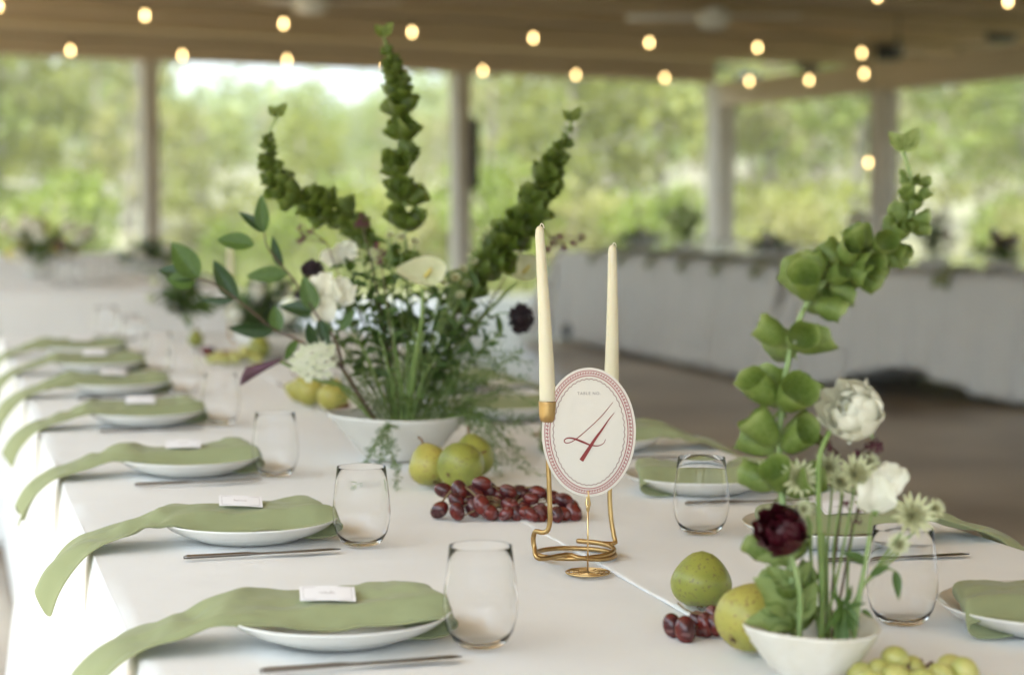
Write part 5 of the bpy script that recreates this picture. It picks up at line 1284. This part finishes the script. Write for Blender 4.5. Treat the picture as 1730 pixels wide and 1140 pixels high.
# ------------------------------------------------------------------ things farther along the near table
def simple_arr(label, base, h, w, seed, leafm, blooms, name='flower_arrangement', vase=True, nst=14, group=None):
    rnd = random.Random(seed); th = thing(name, base, label, 'flower arrangement', group)
    if vase: MB().lathe([(0, .002), (.05, .002), (.06, .006), (.10, .05), (.115, .075), (.110, .075), (.095, .05), (0, .02)], 24).build('bowl', M_['bowl'], th)
    st = MB(); fo = MB()
    for k in range(nst):
        a = rnd.uniform(0, 6.28); q = rnd.random() ** .6 * w; tip = Vector((q * math.cos(a), q * math.sin(a), h * (1 - .45 * q / w) * rnd.uniform(.6, 1)))
        P = curve([Vector((0, 0, .03)), tip * .5 + Vector((0, 0, .12 * h)), tip], 12); st.tube(P, [.003, .0015], 5); fr = frames(P)
        for j in range(4, 12):
            for m in range(3):
                t, u, v = fr[j]; b = rnd.uniform(0, 6.28); rad = u * math.cos(b) + v * math.sin(b); L = rnd.uniform(.03, .06)
                fo.add(LEAF['glossy'], Matrix.Translation(P[j]) @ axes(rad + t * .5, t + Vector((0, 0, .5))) @ Matrix.Scale(L, 4))
    st.build('stems', M_['stem'], th); o = fo.build('foliage', M_[leafm], th); o['kind'] = 'stuff'
    for m, n, r in blooms:
        ms = [s.mesh('bloom', M_[m]) for s in SHELL[:1]]
        for k in range(n):
            a = rnd.uniform(0, 6.28); q = rnd.uniform(.2, .95) * w; c = Vector((q * math.cos(a), q * math.sin(a), h * rnd.uniform(.25, .8)))
            fl = MB(); ax = zto(Vector((math.cos(a), math.sin(a), 1)))
            for i in range(9): fl.add(SHELL[i % 3], Matrix.Translation(c) @ ax @ Matrix.Rotation(i * 2.4, 4, 'Z') @ Matrix.Scale(r * (.45 + .06 * i), 4))
            fl.build('bloom', M_[m], th)
    return th
# far candle in brass holder
p = T(390, 600); th = thing('candle_holder', (p.x, p.y, Z1), 'brass candle holder farther along the near table, by green grapes', 'candle holder')
MB().tube([(.055 * math.cos(a * .2), .055 * math.sin(a * .2), .005) for a in range(32)], .0038, 8).tube(curve([(.055, 0, .005), (.05, 0, .02), (.0, 0, .05), (0, 0, .13)], 16), .0036, 8).build('wire_frame', M_['brass'], th)
MB().lathe([(0, 0), (.0105, .003), (.0118, .024), (.0105, .026), (0, .02)], 20, Matrix.Translation((0, 0, .128))).build('cup', M_['brass'], th)
candle(Vector((p.x, p.y, Z1 + .148)), .20, .0112, .0062, 0, 'blurred ivory candle behind the dark leafy branch')
simple_arr('white and green flowers behind the dark leafy branch', T(455, 606) + Vector((0, 0, .003)), .30, .16, 5, 'leafmid', (('petalwhite', 7, .034), ('black', 2, .02)), group=None)
simple_arr('airy green trailing sprays at the far end of the near table', T(320, 570) + Vector((0, 0, .003)), .26, .17, 6, 'leaflight', (('petalgreen', 3, .02),), vase=False, nst=7)
# far left table flowers
simple_arr('tall white and yellow flowers on the far left table', Vector((.56, 11.9, Z1)), .40, .28, 7, 'leaflight', (('petalwhite', 9, .045), ('spadix', 4, .04), ('plum', 2, .03)))
simple_arr('low white and yellow blooms farther back on the far left table', Vector((.75, 13.8, Z1)), .34, .30, 8, 'leafmid', (('petalwhite', 8, .05), ('spadix', 3, .04)))
simple_arr('green sprays beside the glasses on the far left table', Vector((1.25, 12.6, Z1)), .24, .24, 9, 'leaflight', (('petalwhite', 6, .04),))
# right table flowers
def rt(px, off=.62):         # where column px crosses the middle line of the right tables
    k = (px - 865) / FPX; best = None
    for M, L in ((T1, L1), (T2, L2)):
        for j in range(201):
            p = M @ Vector((off, L * j / 200, Z1)); v = p - EYE; e = abs(v.dot(R3) / v.dot(F3) - k)
            if best is None or e < best[0]: best = (e, p)
    return best[1]
simple_arr('bushy green arrangement on the right table beside the corner post', rt(1160), .62, .30, 12, 'leaflight', (('petalwhite', 3, .03),))
simple_arr('dark green arrangement on the right table behind the arching spike', rt(1575), .56, .20, 13, 'leafmid', (('plum', 2, .03),))
simple_arr('low pinkish and green flowers near the right edge of the photo', rt(1690), .30, .16, 14, 'leaflight', (('petalwhite', 4, .04), ('plum', 3, .04)))
simple_arr('white and green low flowers on the right table behind the rear candle', rt(1080), .22, .20, 15, 'leaflight', (('petalwhite', 6, .05),))
simple_arr('low green sprays on the right table left of the arching spike', rt(1310), .24, .20, 16, 'leafmid', (('petalwhite', 5, .045), ('plum', 2, .03)))
p = rt(1449); th = thing('white_bloom', p, 'single round white bloom standing above the right table', 'flower')
hh = .30
MB().tube([(0, 0, .0), (0, 0, hh)], .004, 6).build('stem', M_['stem'], th)
fl = MB()
for i in range(12): fl.add(SHELL[i % 3], Matrix.Translation((0, 0, hh)) @ Matrix.Rotation(i * 2.4, 4, 'Z') @ Matrix.Scale(.075 * (.5 + .045 * i), 4))
fl.build('petals', M_['petalwhite'], th)
MB().lathe([(0, .001), (.03, .001), (.035, .06), (.02, .12), (.018, .12), (.03, .06), (0, .01)], 20).build('bud_vase', M_['glass'], th)
# bag on the floor
b = onz(992, 578, 0); th = thing('bag', b, 'dark blue grey bag slumped on the floor by the far cloth', 'bag', rz=-AZ)
def bagf(u, v):
    a = 2 * PI * u; t = lerp(-1, 1, v); r = math.sqrt(max(0, 1 - t * t)) ** .6
    k = 1 + .12 * noise.noise(Vector((math.cos(a), math.sin(a), t * 2)))
    return (t * .22, r * .11 * k * math.cos(a), max(.0, .085 - t * .02 + r * .085 * k * math.sin(a)))
MB().grid(bagf, 20, 16, True).build('body', M_['bag'], th)
MB().tube(curve([(-.12, -.02, .14), (-.06, -.04, .20), (.04, -.04, .19), (.10, -.02, .13)], 14), .009, 6).build('strap', M_['cable'], th)
